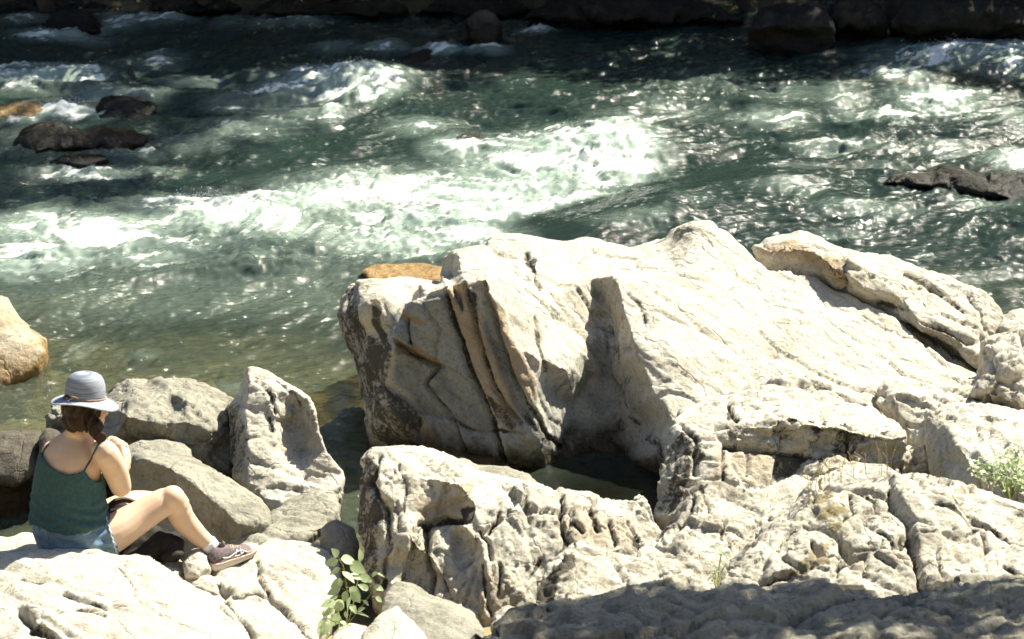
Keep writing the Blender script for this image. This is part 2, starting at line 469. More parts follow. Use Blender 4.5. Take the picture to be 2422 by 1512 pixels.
def river_fields(x, y):
    a, b = flow_coords(x, y)
    wob = np.stack([x * 0.5, y * 0.5, 0 * x + 3.1], 1)
    wa, wb = 0.55 * fbm(wob, 3), 0.55 * fbm(wob, 3, off=40)
    a2, b2 = a + wa, b + wb
    foam = foam_base(x, y)
    calm = sstep(18.6, 16.6, y)                                   # quieter water by the near bank
    wild = 1 - 0.66 * calm
    z = np.zeros_like(x)
    z += 0.075 * wild * fbm(np.stack([a2 * 0.5, b2 * 1.1, 0 * x], 1), 3)
    r = ridged(np.stack([a2 * 1.0, b2 * 3.0, 0 * x + 5], 1), 3)
    z += 0.062 * wild * (r - 0.6)
    z += 0.028 * wild * (ridged(np.stack([a2 * 2.6, b2 * 7.5, 0 * x + 9], 1), 3) - 0.6)
    z += 0.013 * (0.5 + 0.7 * wild) * (ridged(np.stack([a2 * 6.5, b2 * 15, 0 * x + 2], 1), 2) - 0.6)
    z += 0.020 * calm * ridged(np.stack([a2 * 2.6, b2 * 8.0, 0 * x + 4], 1), 3)
    z += (0.0045 + 0.003 * wild) * fbm(np.stack([a2 * 15, b2 * 27, 0 * x + 7], 1), 2)
    z += 0.004 * noise(np.stack([x * 24, y * 22, 0 * x + 8], 1))
    still = np.exp(-(((x - PZ(1430, 1150).x) / 0.55) ** 2 + ((y - 14.55) / 0.5) ** 2))
    z *= 1 - 0.92 * still
    p0, p1 = PZ(1720, 385), PZ(1230, 525)
    d = np.array([p1.x - p0.x, p1.y - p0.y]); ln = np.hypot(*d); d /= ln
    s = (x - p0.x) * d[0] + (y - p0.y) * d[1]
    t = -(x - p0.x) * d[1] + (y - p0.y) * d[0]
    along = sstep(-0.5, 0.25, s) * sstep(ln + 0.5, ln - 0.2, s)
    glass = along * sstep(-0.06, 0.08, t) * sstep(0.85, 0.35, t)
    foam = foam * (1 - 0.95 * glass)
    z = z * (1 - 0.75 * glass)
    # froth piles up where it is whitest
    froth = np.clip(foam, 0, 1.3)
    z += froth * (0.045 + 0.06 * fbm(np.stack([a2 * 3.5, b2 * 4.5, 0 * x + 20], 1), 4) + 0.02 * fbm(np.stack([x * 16, y * 16, 0 * x], 1), 3))
    # glassy tongue sliding under the white heap: a ridge with a trough behind it
    z += along * (0.11 * sstep(-0.12, 0.55, t) * sstep(1.7, 0.6, t) - 0.05 * np.exp(-((t + 0.25) / 0.2) ** 2))
    # pour-over lip before the heap on the right
    c = PZ(1500, 345)
    z += 0.05 * np.exp(-(((x - c.x) / 0.5) ** 2 + ((y - c.y) / 0.75) ** 2))
    c = PZ(880, 205)
    z += 0.09 * np.exp(-(((x - c.x) / 0.45) ** 2 + ((y - c.y) / 0.5) ** 2))
    # foam pattern: blobs torn into streaks and lace
    st = fbm(np.stack([a2 * 1.3, b2 * 6.4, 0 * x + 31], 1), 5, gain=0.6)
    lace = ridged(np.stack([a2 * 2.6 + 0.4 * st, b2 * 8.0, 0 * x + 17], 1), 4, gain=0.6) - 0.62
    crest = sstep(0.62, 0.98, r)
    f = foam * 0.69 + 1.1 * st * (0.25 + foam) + 1.7 * lace * (0.2 + foam) + 0.16 * crest * wild - 0.34 - 0.8 * glass
    f = f - 0.10 * calm
    return z, foam, np.clip(f, 0, 1.4), still
XS = axis_grid(-4.4, 4.8, 0.0165, -16, 16, 1.12)
YS = axis_grid(13.2, 25.8, 0.0195, 12.6, 27.0, 1.12)
_X, _Y = np.meshgrid(XS, YS); _x, _y = _X.ravel(), _Y.ravel()
_z, _fb, _f, _still = river_fields(_x, _y)
_bed = bed_height(_x, _y)

def water_material():
    m, nt, b = new_mat('river_water')
    out = nt.nodes['Material Output']
    nt.nodes.remove(b)
    geo = N(nt, 'ShaderNodeNewGeometry')
    pos = geo.outputs['Position']
    a_f = N(nt, 'ShaderNodeAttribute', attribute_name='foam').outputs['Fac']
    a_a = N(nt, 'ShaderNodeAttribute', attribute_name='air').outputs['Fac']
    a_d = N(nt, 'ShaderNodeAttribute', attribute_name='clear').outputs['Fac']
    mp = N(nt, 'ShaderNodeMapping', vector_type='TEXTURE')
    mp.inputs['Rotation'].default_value = (0, 0, math.atan2(FLOW[1], FLOW[0])); mp.inputs['Scale'].default_value = (3.0, 1, 1)
    L(nt, pos, mp.inputs['Vector'])
    n1 = N(nt, 'ShaderNodeTexNoise', i_Scale=16.0, i_Detail=7.0, i_Roughness=0.68, i_Distortion=0.8); L(nt, mp.outputs[0], n1.inputs['Vector'])
    n2 = N(nt, 'ShaderNodeTexNoise', i_Scale=48.0, i_Detail=4.0, i_Roughness=0.6); L(nt, mp.outputs[0], n2.inputs['Vector'])
    fn = math_n(nt, 'ADD', a_f, math_n(nt, 'MULTIPLY', math_n(nt, 'SUBTRACT', n1.outputs[0], 0.5), 1.15))
    fn = math_n(nt, 'ADD', fn, math_n(nt, 'MULTIPLY', math_n(nt, 'SUBTRACT', n2.outputs[0], 0.5), 0.7))
    foamf = math_n(nt, 'MULTIPLY', ramp(nt, fn, [(0.22, 0.0), (0.68, 1.0)]), ramp(nt, a_f, [(0.0, 0.0), (0.16, 1.0)]))
    # body: deep teal-green, milky where air is beaten in
    deep = (0.017, 0.030, 0.025); milk = (0.31, 0.38, 0.32)
    a_m = N(nt, 'ShaderNodeAttribute', attribute_name='murk').outputs['Fac']
    deepc = mixc(nt, a_m, deep, ramp(nt, n1.outputs[0], [(0.35, (0.052, 0.072, 0.052)), (0.65, (0.095, 0.105, 0.068))]))
    body = mixc(nt, ramp(nt, a_a, [(0.10, 0.0), (0.42, 0.30), (0.95, 1.0)]), deepc, milk)
    body = mixc(nt, N(nt, 'ShaderNodeAttribute', attribute_name='still').outputs['Fac'], body, (0.006, 0.006, 0.004))  # the pool's shade, painted in as a near-black body colour
    dif = N(nt, 'ShaderNodeBsdfDiffuse'); L(nt, body, dif.inputs['Color'])
    tr = N(nt, 'ShaderNodeBsdfTransparent'); tr.inputs['Color'].default_value = (0.84, 0.88, 0.70, 1)
    mix1 = N(nt, 'ShaderNodeMixShader')
    L(nt, math_n(nt, 'MULTIPLY', a_d, ramp(nt, a_a, [(0.1, 1.0), (0.6, 0.0)])), mix1.inputs[0])
    L(nt, dif.outputs[0], mix1.inputs[1]); L(nt, tr.outputs[0], mix1.inputs[2])
    # ripples too fine for the mesh
    nb = N(nt, 'ShaderNodeTexNoise', i_Scale=24.0, i_Detail=5.0, i_Roughness=0.55, i_Distortion=0.6); L(nt, mp.outputs[0], nb.inputs['Vector'])
    bp = N(nt, 'ShaderNodeBump', i_Strength=0.6, i_Distance=0.03); L(nt, nb.outputs[0], bp.inputs['Height'])
    a_s = N(nt, 'ShaderNodeAttribute', attribute_name='still').outputs['Fac']
    L(nt, math_n(nt, 'MULTIPLY', math_n(nt, 'SUBTRACT', 1.0, a_s, clamp=True), 0.6), bp.inputs['Strength'])
    lw = N(nt, 'ShaderNodeLayerWeight', i_Blend=0.5); L(nt, bp.outputs[0], lw.inputs['Normal'])
    fres = math_n(nt, 'ADD', math_n(nt, 'MULTIPLY', math_n(nt, 'POWER', lw.outputs['Facing'], 5.0), 0.98), 0.02, clamp=True)   # same for light going in or out
    gl = N(nt, 'ShaderNodeBsdfGlossy', i_Roughness=0.08); L(nt, bp.outputs[0], gl.inputs['Normal'])
    mix2 = N(nt, 'ShaderNodeMixShader'); L(nt, fres, mix2.inputs[0]); L(nt, mix1.outputs[0], mix2.inputs[1]); L(nt, gl.outputs[0], mix2.inputs[2])
    # foam
    fb = N(nt, 'ShaderNodeBump', i_Strength=0.35, i_Distance=0.03); L(nt, fn, fb.inputs['Height'])
    fd = N(nt, 'ShaderNodeBsdfPrincipled', i_Roughness=0.45); fd.inputs['Base Color'].default_value = (0.86, 0.865, 0.79, 1)
    L(nt, fb.outputs[0], fd.inputs['Normal'])
    mix3 = N(nt, 'ShaderNodeMixShader'); L(nt, foamf, mix3.inputs[0]); L(nt, mix2.outputs[0], mix3.inputs[1]); L(nt, fd.outputs[0], mix3.inputs[2])
    L(nt, mix3.outputs[0], out.inputs['Surface'])
    return m
M_WATER = water_material()
def river_surface():
    o, x, y, z = grid_obj('river', XS, YS, lambda x, y: _z, M_WATER)
    for nm, arr in (('murk', sstep(19.0, 15.6, _y + 0.9 * fbm(np.stack([_x * 0.8, _y * 0.8, 0 * _x + 16], 1), 3)) * (1 - _still)), ('still', _still), ('foam', _f), ('air', np.clip(np.maximum(_fb, 0.24 * sstep(16.6, 17.8, _y) * sstep(20.2, 18.6, _y) * sstep(0.9, -0.9, _x)), 0, 1)), ('clear', (1 - 0.7 * _still) * 0.62 * np.exp(-0.9 * np.clip(_z - _bed, 0, 3)) * sstep(20.5, 15.6, _y + 0.9 * fbm(np.stack([_x * 0.7, _y * 0.7, 0 * _x + 6], 1), 3)))):
        at = o.data.attributes.new(nm, 'FLOAT', 'POINT')
        at.data.foreach_set('value', arr.astype(np.float32))
    return tag(o, 'fast green river broken into white rapids', kind='structure')
river = river_surface()

# ---------------------------------------------------------------- spray thrown up by the white water
def spray():
    rng = np.random.RandomState(12)
    cand = np.where((_f > 0.75) & (np.abs(_x) < 4.3))[0]
    pick = rng.choice(cand, 5200)
    bm = bmesh.new(); bmesh.ops.create_icosphere(bm, subdivisions=1, radius=1.0)
    v, f = bm_arrays(bm); v, f = np.array(v), np.array(f)
    c = np.stack([_x[pick], _y[pick], _z[pick]], 1) + rng.normal(size=(len(pick), 3)) * np.array([0.05, 0.05, 0])
    c[:, 2] += np.abs(rng.exponential(0.018, len(pick))) + 0.004
    r = rng.uniform(0.0012, 0.0032, len(pick))
    V = (c[:, None, :] + v[None] * r[:, None, None]).reshape(-1, 3)
    F = (f[None] + (np.arange(len(pick)) * len(v))[:, None, None]).reshape(-1, 3)
    m = plain('spray_drops', (0.86, 0.88, 0.84), 0.2, 0.5)
    o = mesh_obj('spray', V, F, m)
    tag(o, 'drops of spray above the white water', kind='stuff')
spray()
# ---------------------------------------------------------------- rocks
def rough(co, no, seed, lump=0.03, ridge=0.012, fine=0.004, strata=None, crack=0.0, pits=0.0, facet=0.0, groove=0.0, gaxis=(0.5, 0.0, -0.85), gscale=1.0, blocks=None):
    s = seed * 7.31
    d = lump * fbm(co * 2.4, 4, off=s) + ridge * (ridged(co * 7.0, 4, off=s) - 0.6) + fine * fbm(co * 34, 3, off=s)
    if facet:
        # quarried-looking planes: quantised low noise
        q = fbm(co * 3.1, 2, off=s + 50) * 4.0
        fl = np.floor(q); fr = q - fl
        d += facet * (fl + sstep(0.32, 0.68, fr)) / 4.0
    if strata is not None:
        for ax, freq, amp in strata:
            ax = np.array(ax) / np.linalg.norm(ax)
            t = co @ ax * freq + 0.55 * fbm(co * 1.7, 3, off=s + 5)
            fl = np.floor(t); fr = t - fl
            h0 = np.sin(fl * 12.9898 + s) * 43758.5453; h0 = h0 - np.floor(h0)
            h1 = np.sin((fl + 1) * 12.9898 + s) * 43758.5453; h1 = h1 - np.floor(h1)
            k = sstep(0.80, 1.0, fr)
            d += amp * (h0 * (1 - k) + h1 * k - 0.5) - 0.35 * amp * np.exp(-((fr - 0.86) / 0.07) ** 2)
    if crack:
        w = co + 0.12 * np.stack([fbm(co * 3, 3, off=s + 1), fbm(co * 3, 3, off=s + 2), fbm(co * 3, 3, off=s + 3)], 1)
        for k, sc in ((0, 1.5), (1, 3.1)):
            c = np.abs(noise(w * sc, s + 70 + k * 11))
            d -= crack * (1.0 if k == 0 else 0.6) * np.exp(-(c / 0.035) ** 2)
    if blocks:
        for sc, am, ax, stf in blocks:                              # angular broken blocks: each cell its own height and tilt
            ax = np.array(ax, dtype=float) / np.linalg.norm(ax)
            al = (co @ ax)[:, None] * ax
            q = ((co - al) + al * stf) * sc
            q = q + 0.16 * np.stack([noise(q * 1.1, s + 31), noise(q * 1.1, s + 32), noise(q * 1.1, s + 33)], 1)
            gap, rnd, vec = worley(q, s + sc)
            d += am * (rnd[:, 3] - 0.5) + am * 1.1 * np.sum(vec * (rnd[:, 4:7] - 0.5) * 2, axis=1)
            d -= am * 0.9 * np.exp(-(gap / 0.07) ** 2) * (rnd[:, 7] > 0.25)
    if groove:
        ax = np.array(gaxis) / np.linalg.norm(gaxis)
        al = (co @ ax)[:, None] * ax
        st = (co - al) + al * 0.28                                   # crevices run along gaxis
        st = st + 0.03 * np.stack([noise(co * 5, s + 61), noise(co * 5, s + 62), noise(co * 5, s + 63)], 1)
        for sc, wd, am, go in ((5.0, 0.055, 1.0, 0.02), (11.0, 0.075, 0.6, -0.02), (21.0, 0.10, 0.32, -0.1)):
            sc *= gscale
            c = np.abs(noise(st * sc, s + 100 + sc))
            gate = sstep(go, go + 0.22, noise(co * sc * 0.45, s + 120 + sc))
            d -= groove * am * np.exp(-(c / wd) ** 2) * gate
            d += groove * 0.5 * am * (np.floor(noise(st * sc * 0.8, s + 140 + sc) * 3.0) / 3.0)
    if pits:
        c = noise(co * 8.5, s + 90) + 0.5 * noise(co * 17, s + 95)
        d -= pits * sstep(0.12, 0.55, c)
        d += pits * 0.7 * (1 - np.abs(noise(co * 13, s + 99)) * 2)
    return co + no * d[:, None]

def closed_relief(front, outline_n, thick, drop):
    """front: list of (u, v, Y); the first outline_n run round the visible edge.  Returns a closed shell: visible faces + flanks, underside and back."""
    uv = [Vector((p[0], p[1])) for p in front]
    W = [P(*p) for p in front]
    area = sum(uv[i].x * uv[(i + 1) % outline_n].y - uv[(i + 1) % outline_n].x * uv[i].y for i in range(outline_n))
    order = list(range(outline_n)) if area < 0 else list(range(outline_n))[::-1]   # counter-clockwise seen from the front
    res = delaunay_2d_cdt(uv, [], [order], 1, 1e-4)
    vv, ff, ov = res[0], res[2], res[3]
    pts, remap = [], []
    for i, v in enumerate(vv):
        if ov[i]:
            pts.append(W[ov[i][0]])
        else:
            k = min(range(len(uv)), key=lambda j: (uv[j] - v).length)
            pts.append(P(v.x, v.y, front[k][2]))
    first = {}
    for i, o in enumerate(ov):
        for k in o: first[k] = i
    faces = [list(f) for f in ff]
    loop = [first[k] for k in order]
    n = len(loop)
    cu = sum(uv[k].x for k in order) / n; cv = sum(uv[k].y for k in order) / n
    C = sum((pts[i] for i in loop), Vector()) / n
    zb = min(p.z for p in pts) - drop
    l2, l3 = [], []
    for j, k in enumerate(order):
        a, b = uv[order[j - 1]], uv[order[(j + 1) % n]]
        t = (b - a)
        nrm = Vector((t.y, -t.x))
        if nrm.dot(uv[k] - Vector((cu, cv))) < 0: nrm = -nrm
        nrm = nrm.normalized() if nrm.length > 0 else Vector((0, 0))
        dn = max(0.0, min(1.0, nrm.y * 1.4))
        p = pts[loop[j]]
        q = p + Vector(((C.x - p.x) * 0.06, 0.55 * thick * (1 - dn), -0.18 * thick * (1 - dn) - drop * dn))
        l2.append(len(pts)); pts.append(q)
    for j, k in enumerate(order):
        p = pts[loop[j]]
        r = Vector((p.x + (C.x - p.x) * 0.12, max(p.y, C.y) * 0.5 + C.y * 0.5 + thick * 0.6 if False else p.y + thick * 0.9, zb))
        l3.append(len(pts)); pts.append(r)
    for A, B in ((loop, l2), (l2, l3)):
        for j in range(n):
            j2 = (j + 1) % n
            faces.append([A[j2], A[j], B[j], B[j2]])
    faces.append(l3)
    return pts, faces

def project_np(co):
    d = co - np.array([0, 0, CAM_H])
    z = d[:, 1] * CP - d[:, 2] * SP
    return 1211 + d[:, 0] / z * FD, 756 - (d[:, 1] * SP + d[:, 2] * CP) / z * FD
def seg_dist(u, v, poly, closed=False):
    best = np.full(len(u), 1e9)
    n = len(poly)
    for i in range(n if closed else n - 1):
        ax, ay = poly[i]; bx, by = poly[(i + 1) % n]
        dx, dy = bx - ax, by - ay
        t = np.clip(((u - ax) * dx + (v - ay) * dy) / (dx * dx + dy * dy + 1e-9), 0, 1)
        best = np.minimum(best, np.hypot(u - ax - t * dx, v - ay - t * dy))
    return best
def poly_sdf(u, v, poly):
    inside = np.zeros(len(u), dtype=bool)
    n = len(poly)
    for i in range(n):
        ax, ay = poly[i]; bx, by = poly[(i + 1) % n]
        c = ((ay > v) != (by > v)) & (u < (bx - ax) * (v - ay) / (by - ay + 1e-12) + ax)
        inside ^= c
    d = seg_dist(u, v, poly, True)
    return np.where(inside, d, -d)
def zx(k, pts):
    """survey sheets: four enlarged sketches of the bank, each with its own offset and scale"""
    ox, oy, sc = {2: (766, 490, .4865), 3: (1532, 490, .4864), 4: (689, 996, .3795), 5: (1532, 996, .3676), 1: (0, 827, .453)}[k]
    return [(ox + x * sc, oy + y * sc) for x, y in pts]
def surveyed(co, no, seed, feat):
    """mapped cracks, raised or sunk blocks, stains and painted shade on the face that the plan was drawn from"""
    u, v = project_np(co)
    facing = np.sum(no * (np.array([0, 0, CAM_H]) - co), axis=1) > 0
    wu = u + 3.5 * fbm(co * 9, 3, off=seed); wv = v + 3.5 * fbm(co * 9, 3, off=seed + 30)
    d = np.zeros(len(co))
    for poly, h, w in feat.get('raise', []):
        d += h * sstep(-w, w, poly_sdf(wu, wv, poly)) * facing
    for line, w, h in feat.get('crack', []):
        d -= h * np.exp(-(seg_dist(wu, wv, line) / w) ** 2) * facing
    at = {}
    crack_dark = np.zeros(len(co))
    for line, w, h in feat.get('crack', []):                         # darker colour along the cracks
        crack_dark = np.maximum(crack_dark, 0.66 * np.exp(-(seg_dist(wu, wv, line) / (w * 1.25)) ** 2))
    for key in ('crust_shade', 'ochre', 'grey'):
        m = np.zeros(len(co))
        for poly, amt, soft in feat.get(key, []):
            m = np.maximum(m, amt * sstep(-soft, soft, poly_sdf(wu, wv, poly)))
        at[key] = (np.maximum(m, crack_dark) if key == 'crust_shade' else m) * facing
    dv = np.array(feat['dir'], dtype=float) / np.linalg.norm(feat['dir']) if 'dir' in feat else None
    return co + (no if dv is None else 0.6 * dv + 0.4 * no) * d[:, None], at

ROCKS = {}
def finish_rock(name, label, shells, voxel, mat, seed, smooth=2, style=None, cat='rock', group=None, feat=None):
    V, F = [], []
    for pts, faces in shells:
        o = len(V); V += [tuple(p) for p in pts]; F += [[i + o for i in f] for f in faces]
    co, no, fl = remesh(V, F, voxel, smooth)
    co2, at = (co, {}) if feat is None else surveyed(co, no, seed, feat)
    # fine breakage only where a viewer on this bank can see it; hidden undersides stay plain
    seen = (np.sum(no * (np.array([0, 0, CAM_H]) - co), axis=1) > -0.3 * np.linalg.norm(np.array([0, 0, CAM_H]) - co, axis=1)) & (co[:, 2] > -0.25)
    co2 = co2.copy(); co2[seen] = rough(co2[seen], no[seen], seed, **(style or {}))
    # drop what is buried in the bed
    fa = np.array(fl)
    low = co2[:, 2] < np.maximum(bed_height(co2[:, 0], co2[:, 1]) - 0.06, -0.36)
    fa = fa[~low[fa].all(1)]
    used = np.unique(fa); mp = np.zeros(len(co2), dtype=np.int64); mp[used] = np.arange(len(used))
    fl = mp[fa]; co2 = co2[used]; at = {k: m[used] for k, m in at.items()}
    org = np.array([(co2[:, 0].min() + co2[:, 0].max()) / 2, (co2[:, 1].min() + co2[:, 1].max()) / 2, co2[:, 2].min()])
    o = mesh_obj(name, co2, fl, mat, origin=tuple(org))
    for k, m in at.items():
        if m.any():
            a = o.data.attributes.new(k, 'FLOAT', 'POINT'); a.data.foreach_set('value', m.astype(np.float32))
    tag(o, label, cat, group)
    return o
def relief_rock(name, label, outline, inner, thick=0.6, drop=0.35, voxel=0.014, **kw):
    return finish_rock(name, label, [closed_relief(outline + inner, len(outline), thick, drop)], voxel, **kw)
def boulder_points(outline, ytop, ybot, bulge, power=2.0, cu=None, cv=None):
    """rounded rock from its edge: face leans back from ybot (low) to ytop (high) and swells towards the viewer"""
    vs = [p[1] for p in outline]; v0, v1 = min(vs), max(vs)
    yo = lambda v: ytop + (ybot - ytop) * (v - v0) / max(1e-6, v1 - v0)
    out = [(u, v, yo(v)) for u, v in outline]
    cu = cu if cu is not None else sum(p[0] for p in outline) / len(outline)
    cv = cv if cv is not None else sum(p[1] for p in outline) / len(outline)
    inn = []
    for s in (0.86, 0.64, 0.36):
        for i, (u, v) in enumerate(outline):
            if s < 0.5 and i % 2: continue
            uu, vv = cu + (u - cu) * s, cv + (v - cv) * s
            inn.append((uu, vv, yo(vv) - bulge * (1 - s ** power) ** 0.5))
    inn.append((cu, cv, yo(cv) - bulge))
    return out, inn
def boulder(name, label, outline, ytop, ybot, bulge=0.2, thick=0.5, drop=0.3, voxel=0.014, centre=(None, None), **kw):
    out, inn = boulder_points(outline, ytop, ybot, bulge, cu=centre[0], cv=centre[1])
    return relief_rock(name, label, out, inn, thick, drop, voxel, **kw)

FEAT_A = dict(grey=[(zx(2, [(340, 520), (420, 470), (600, 420), (680, 650), (760, 870), (880, 1240), (560, 1190), (500, 1060), (430, 920), (330, 840), (350, 700)]), 0.85, 8), (zx(2, [(760, 420), (860, 600), (950, 860), (1010, 960), (960, 1000), (860, 800), (790, 600)]), 0.8, 5), (zx(2, [(860, 980), (1010, 960), (1150, 1150), (1050, 1260), (900, 1240)]), 0.6, 10), (zx(2, [(1040, 850), (1250, 780), (1350, 560), (1460, 700), (1560, 1000), (1680, 1200), (1640, 1330), (1150, 1290), (1060, 1100)]), 0.55, 25)], dir=(-0.40, -0.89, 0.21),  # slab grey, deepened as painted shade on the front face and hollow
    crust_shade=[(zx(2, [(50, 500), (100, 400), (160, 365), (175, 480), (200, 600), (330, 690), (345, 740), (315, 850), (340, 890), (420, 900), (430, 960), (500, 1020), (480, 1080), (550, 1120), (560, 1190), (190, 1210), (190, 1000), (140, 820), (80, 640)]), 0.60, 14),
           (zx(2, [(235, 450), (280, 460), (300, 600), (340, 700), (300, 720), (240, 560)]), 0.8, 8), (zx(2, [(780, 880), (900, 960), (960, 1060), (930, 1100), (840, 1020)]), 0.6, 10), (zx(2, [(950, 920), (1060, 1060), (1150, 1160), (1100, 1180), (980, 1040)]), 0.6, 10),
           (zx(2, [(690, 370), (740, 420), (770, 560), (730, 560)]), 0.6, 6), (zx(2, [(1350, 1000), (1560, 960), (1700, 1200), (1680, 1330), (1300, 1320), (1100, 1290), (1250, 1200)]), 0.42, 30), (zx(2, [(1340, 560), (1440, 380), (1450, 600), (1540, 820), (1560, 1000), (1400, 1000), (1350, 800)]), 0.34, 20)],  # last two patches paint the shade of the hollow and cleft wall
    ochre=[(zx(2, [(335, 630), (440, 700), (480, 750), (350, 700)]), 1.0, 4), (zx(2, [(430, 640), (570, 740), (550, 775), (430, 700)]), 1.0, 4), (zx(2, [(385, 500), (515, 550), (505, 568), (385, 535)]), 1.0, 4),
           (zx(2, [(575, 400), (690, 355), (770, 560), (920, 900), (980, 1010), (900, 1050), (790, 920), (690, 680), (640, 560)]), 0.75, 8), (zx(2, [(800, 420), (870, 480), (930, 640), (1040, 830), (1020, 940), (920, 800), (850, 600)]), 0.75, 8), (zx(2, [(320, 900), (430, 960), (560, 1130), (380, 1170)]), 0.6, 12)],
    crack=[(zx(2, [(600, 420), (680, 660), (740, 850), (800, 960), (840, 1100), (880, 1240)]), 6, 0.055), (zx(2, [(690, 375), (745, 560), (785, 720), (850, 880), (900, 960), (970, 1050)]), 5, 0.05), (zx(2, [(770, 365), (830, 520), (880, 700), (930, 830), (1000, 960), (1060, 1080), (1150, 1170)]), 6, 0.055),
           (zx(2, [(500, 870), (560, 930), (640, 1040), (700, 1200)]), 5, 0.045), (zx(2, [(345, 640), (430, 715), (560, 775), (500, 865)]), 5, 0.05), (zx(2, [(430, 540), (425, 660)]), 4, 0.04), (zx(2, [(1020, 540), (1060, 700), (1090, 800)]), 6, 0.03),
           (zx(2, [(980, 240), (1020, 320), (1050, 390)]), 8, 0.05), (zx(2, [(640, 1030), (720, 1080), (830, 1090)]), 4, 0.02), (zx(2, [(820, 990), (850, 1080), (980, 1100)]), 4, 0.025), (zx(2, [(1480, 420), (1540, 480), (1560, 560)]), 5, 0.025)],
    **{'raise': [(zx(2, [(590, 400), (700, 355), (780, 560), (930, 930), (1060, 1130), (1020, 1260), (900, 1240), (820, 980), (740, 800), (660, 580)]), 0.045, 3), (zx(2, [(790, 390), (870, 470), (935, 640), (1045, 850), (1030, 960), (1120, 1120), (1050, 1120), (950, 880), (860, 620)]), 0.04, 3),
               (zx(2, [(385, 480), (600, 430), (680, 650), (740, 850), (600, 770), (430, 690), (345, 640), (350, 560)]), 0.06, 3), (zx(2, [(500, 860), (600, 770), (740, 850), (830, 1000), (870, 1210), (700, 1200), (620, 1020), (560, 930)]), 0.03, 3),
               (zx(2, [(160, 360), (330, 350), (400, 480), (350, 560), (300, 600), (180, 560)]), 0.03, 8)]})
FEAT_B = dict(ochre=[(zx(3, [(530, 190), (700, 140), (800, 190), (970, 260), (960, 390), (860, 330), (720, 260), (560, 230)]), 0.8, 8)], crust_shade=[(zx(3, [(700, 190), (820, 210), (970, 270), (955, 390), (880, 340), (760, 240)]), 0.5, 10), (zx(3, [(1090, 430), (1210, 470), (1300, 500), (1250, 520), (1120, 480)]), 0.5, 8), (zx(3, [(1340, 600), (1500, 690), (1600, 790), (1560, 800), (1420, 720)]), 0.55, 8)],
    crack=[(zx(3, [(960, 270), (955, 400)]), 8, 0.03), (zx(3, [(1180, 560), (1330, 640), (1480, 740), (1600, 800)]), 7, 0.05), (zx(3, [(1250, 330), (1400, 400), (1540, 500)]), 5, 0.025), (zx(3, [(1330, 560), (1450, 600), (1580, 660)]), 5, 0.03), (zx(3, [(1560, 430), (1620, 500), (1640, 600)]), 4, 0.02)])
FEAT_C = dict(crust_shade=[(zx(3, [(340, 1060), (620, 1035), (860, 1075), (1050, 1115), (1275, 1100), (1200, 1280), (1050, 1250), (900, 1200), (640, 1185), (480, 1170), (380, 1120)]), 0.38, 8), (zx(3, [(620, 1180), (770, 1200), (700, 1290), (600, 1340)]), 0.8, 8), (zx(3, [(40, 1100), (200, 1060), (330, 1180), (220, 1300), (150, 1480), (0, 1500)]), 0.55, 14), (zx(3, [(385, 960), (430, 990), (440, 1030), (385, 1040)]), 0.9, 4), (zx(3, [(1120, 900), (1200, 870), (1240, 960), (1130, 1000)]), 0.5, 8)],  # second patch paints the sunk recess dark
    ochre=[(zx(3, [(340, 1170), (620, 1180), (600, 1330), (300, 1340)]), 0.5, 12), (zx(3, [(850, 1180), (1050, 1200), (1050, 1270), (800, 1300)]), 0.4, 10)],
    crack=[(zx(3, [(330, 1075), (620, 1050), (860, 1090), (1050, 1130), (1260, 1125)]), 6, 0.05), (zx(3, [(380, 1160), (520, 1185), (640, 1190), (900, 1215), (1040, 1250)]), 5, 0.04), (zx(3, [(370, 1180), (365, 1330)]), 4, 0.025), (zx(3, [(480, 1180), (490, 1300)]), 4, 0.02), (zx(3, [(390, 940), (430, 1030)]), 6, 0.05), (zx(3, [(960, 1100), (975, 1250)]), 4, 0.03), (zx(3, [(640, 1060), (650, 1180)]), 4, 0.02), (zx(3, [(760, 820), (900, 880), (1060, 950)]), 5, 0.03), (zx(3, [(160, 1060), (240, 1130), (230, 1300)]), 6, 0.03)],
    **{'raise': [(zx(3, [(640, 1190), (780, 1200), (720, 1290), (600, 1350), (620, 1250)]), -0.025, 5), (zx(3, [(400, 1065), (600, 1060), (620, 1170), (420, 1160)]), 0.03, 4), (zx(3, [(880, 1210), (1030, 1200), (1050, 1270), (800, 1320)]), 0.05, 5)]})
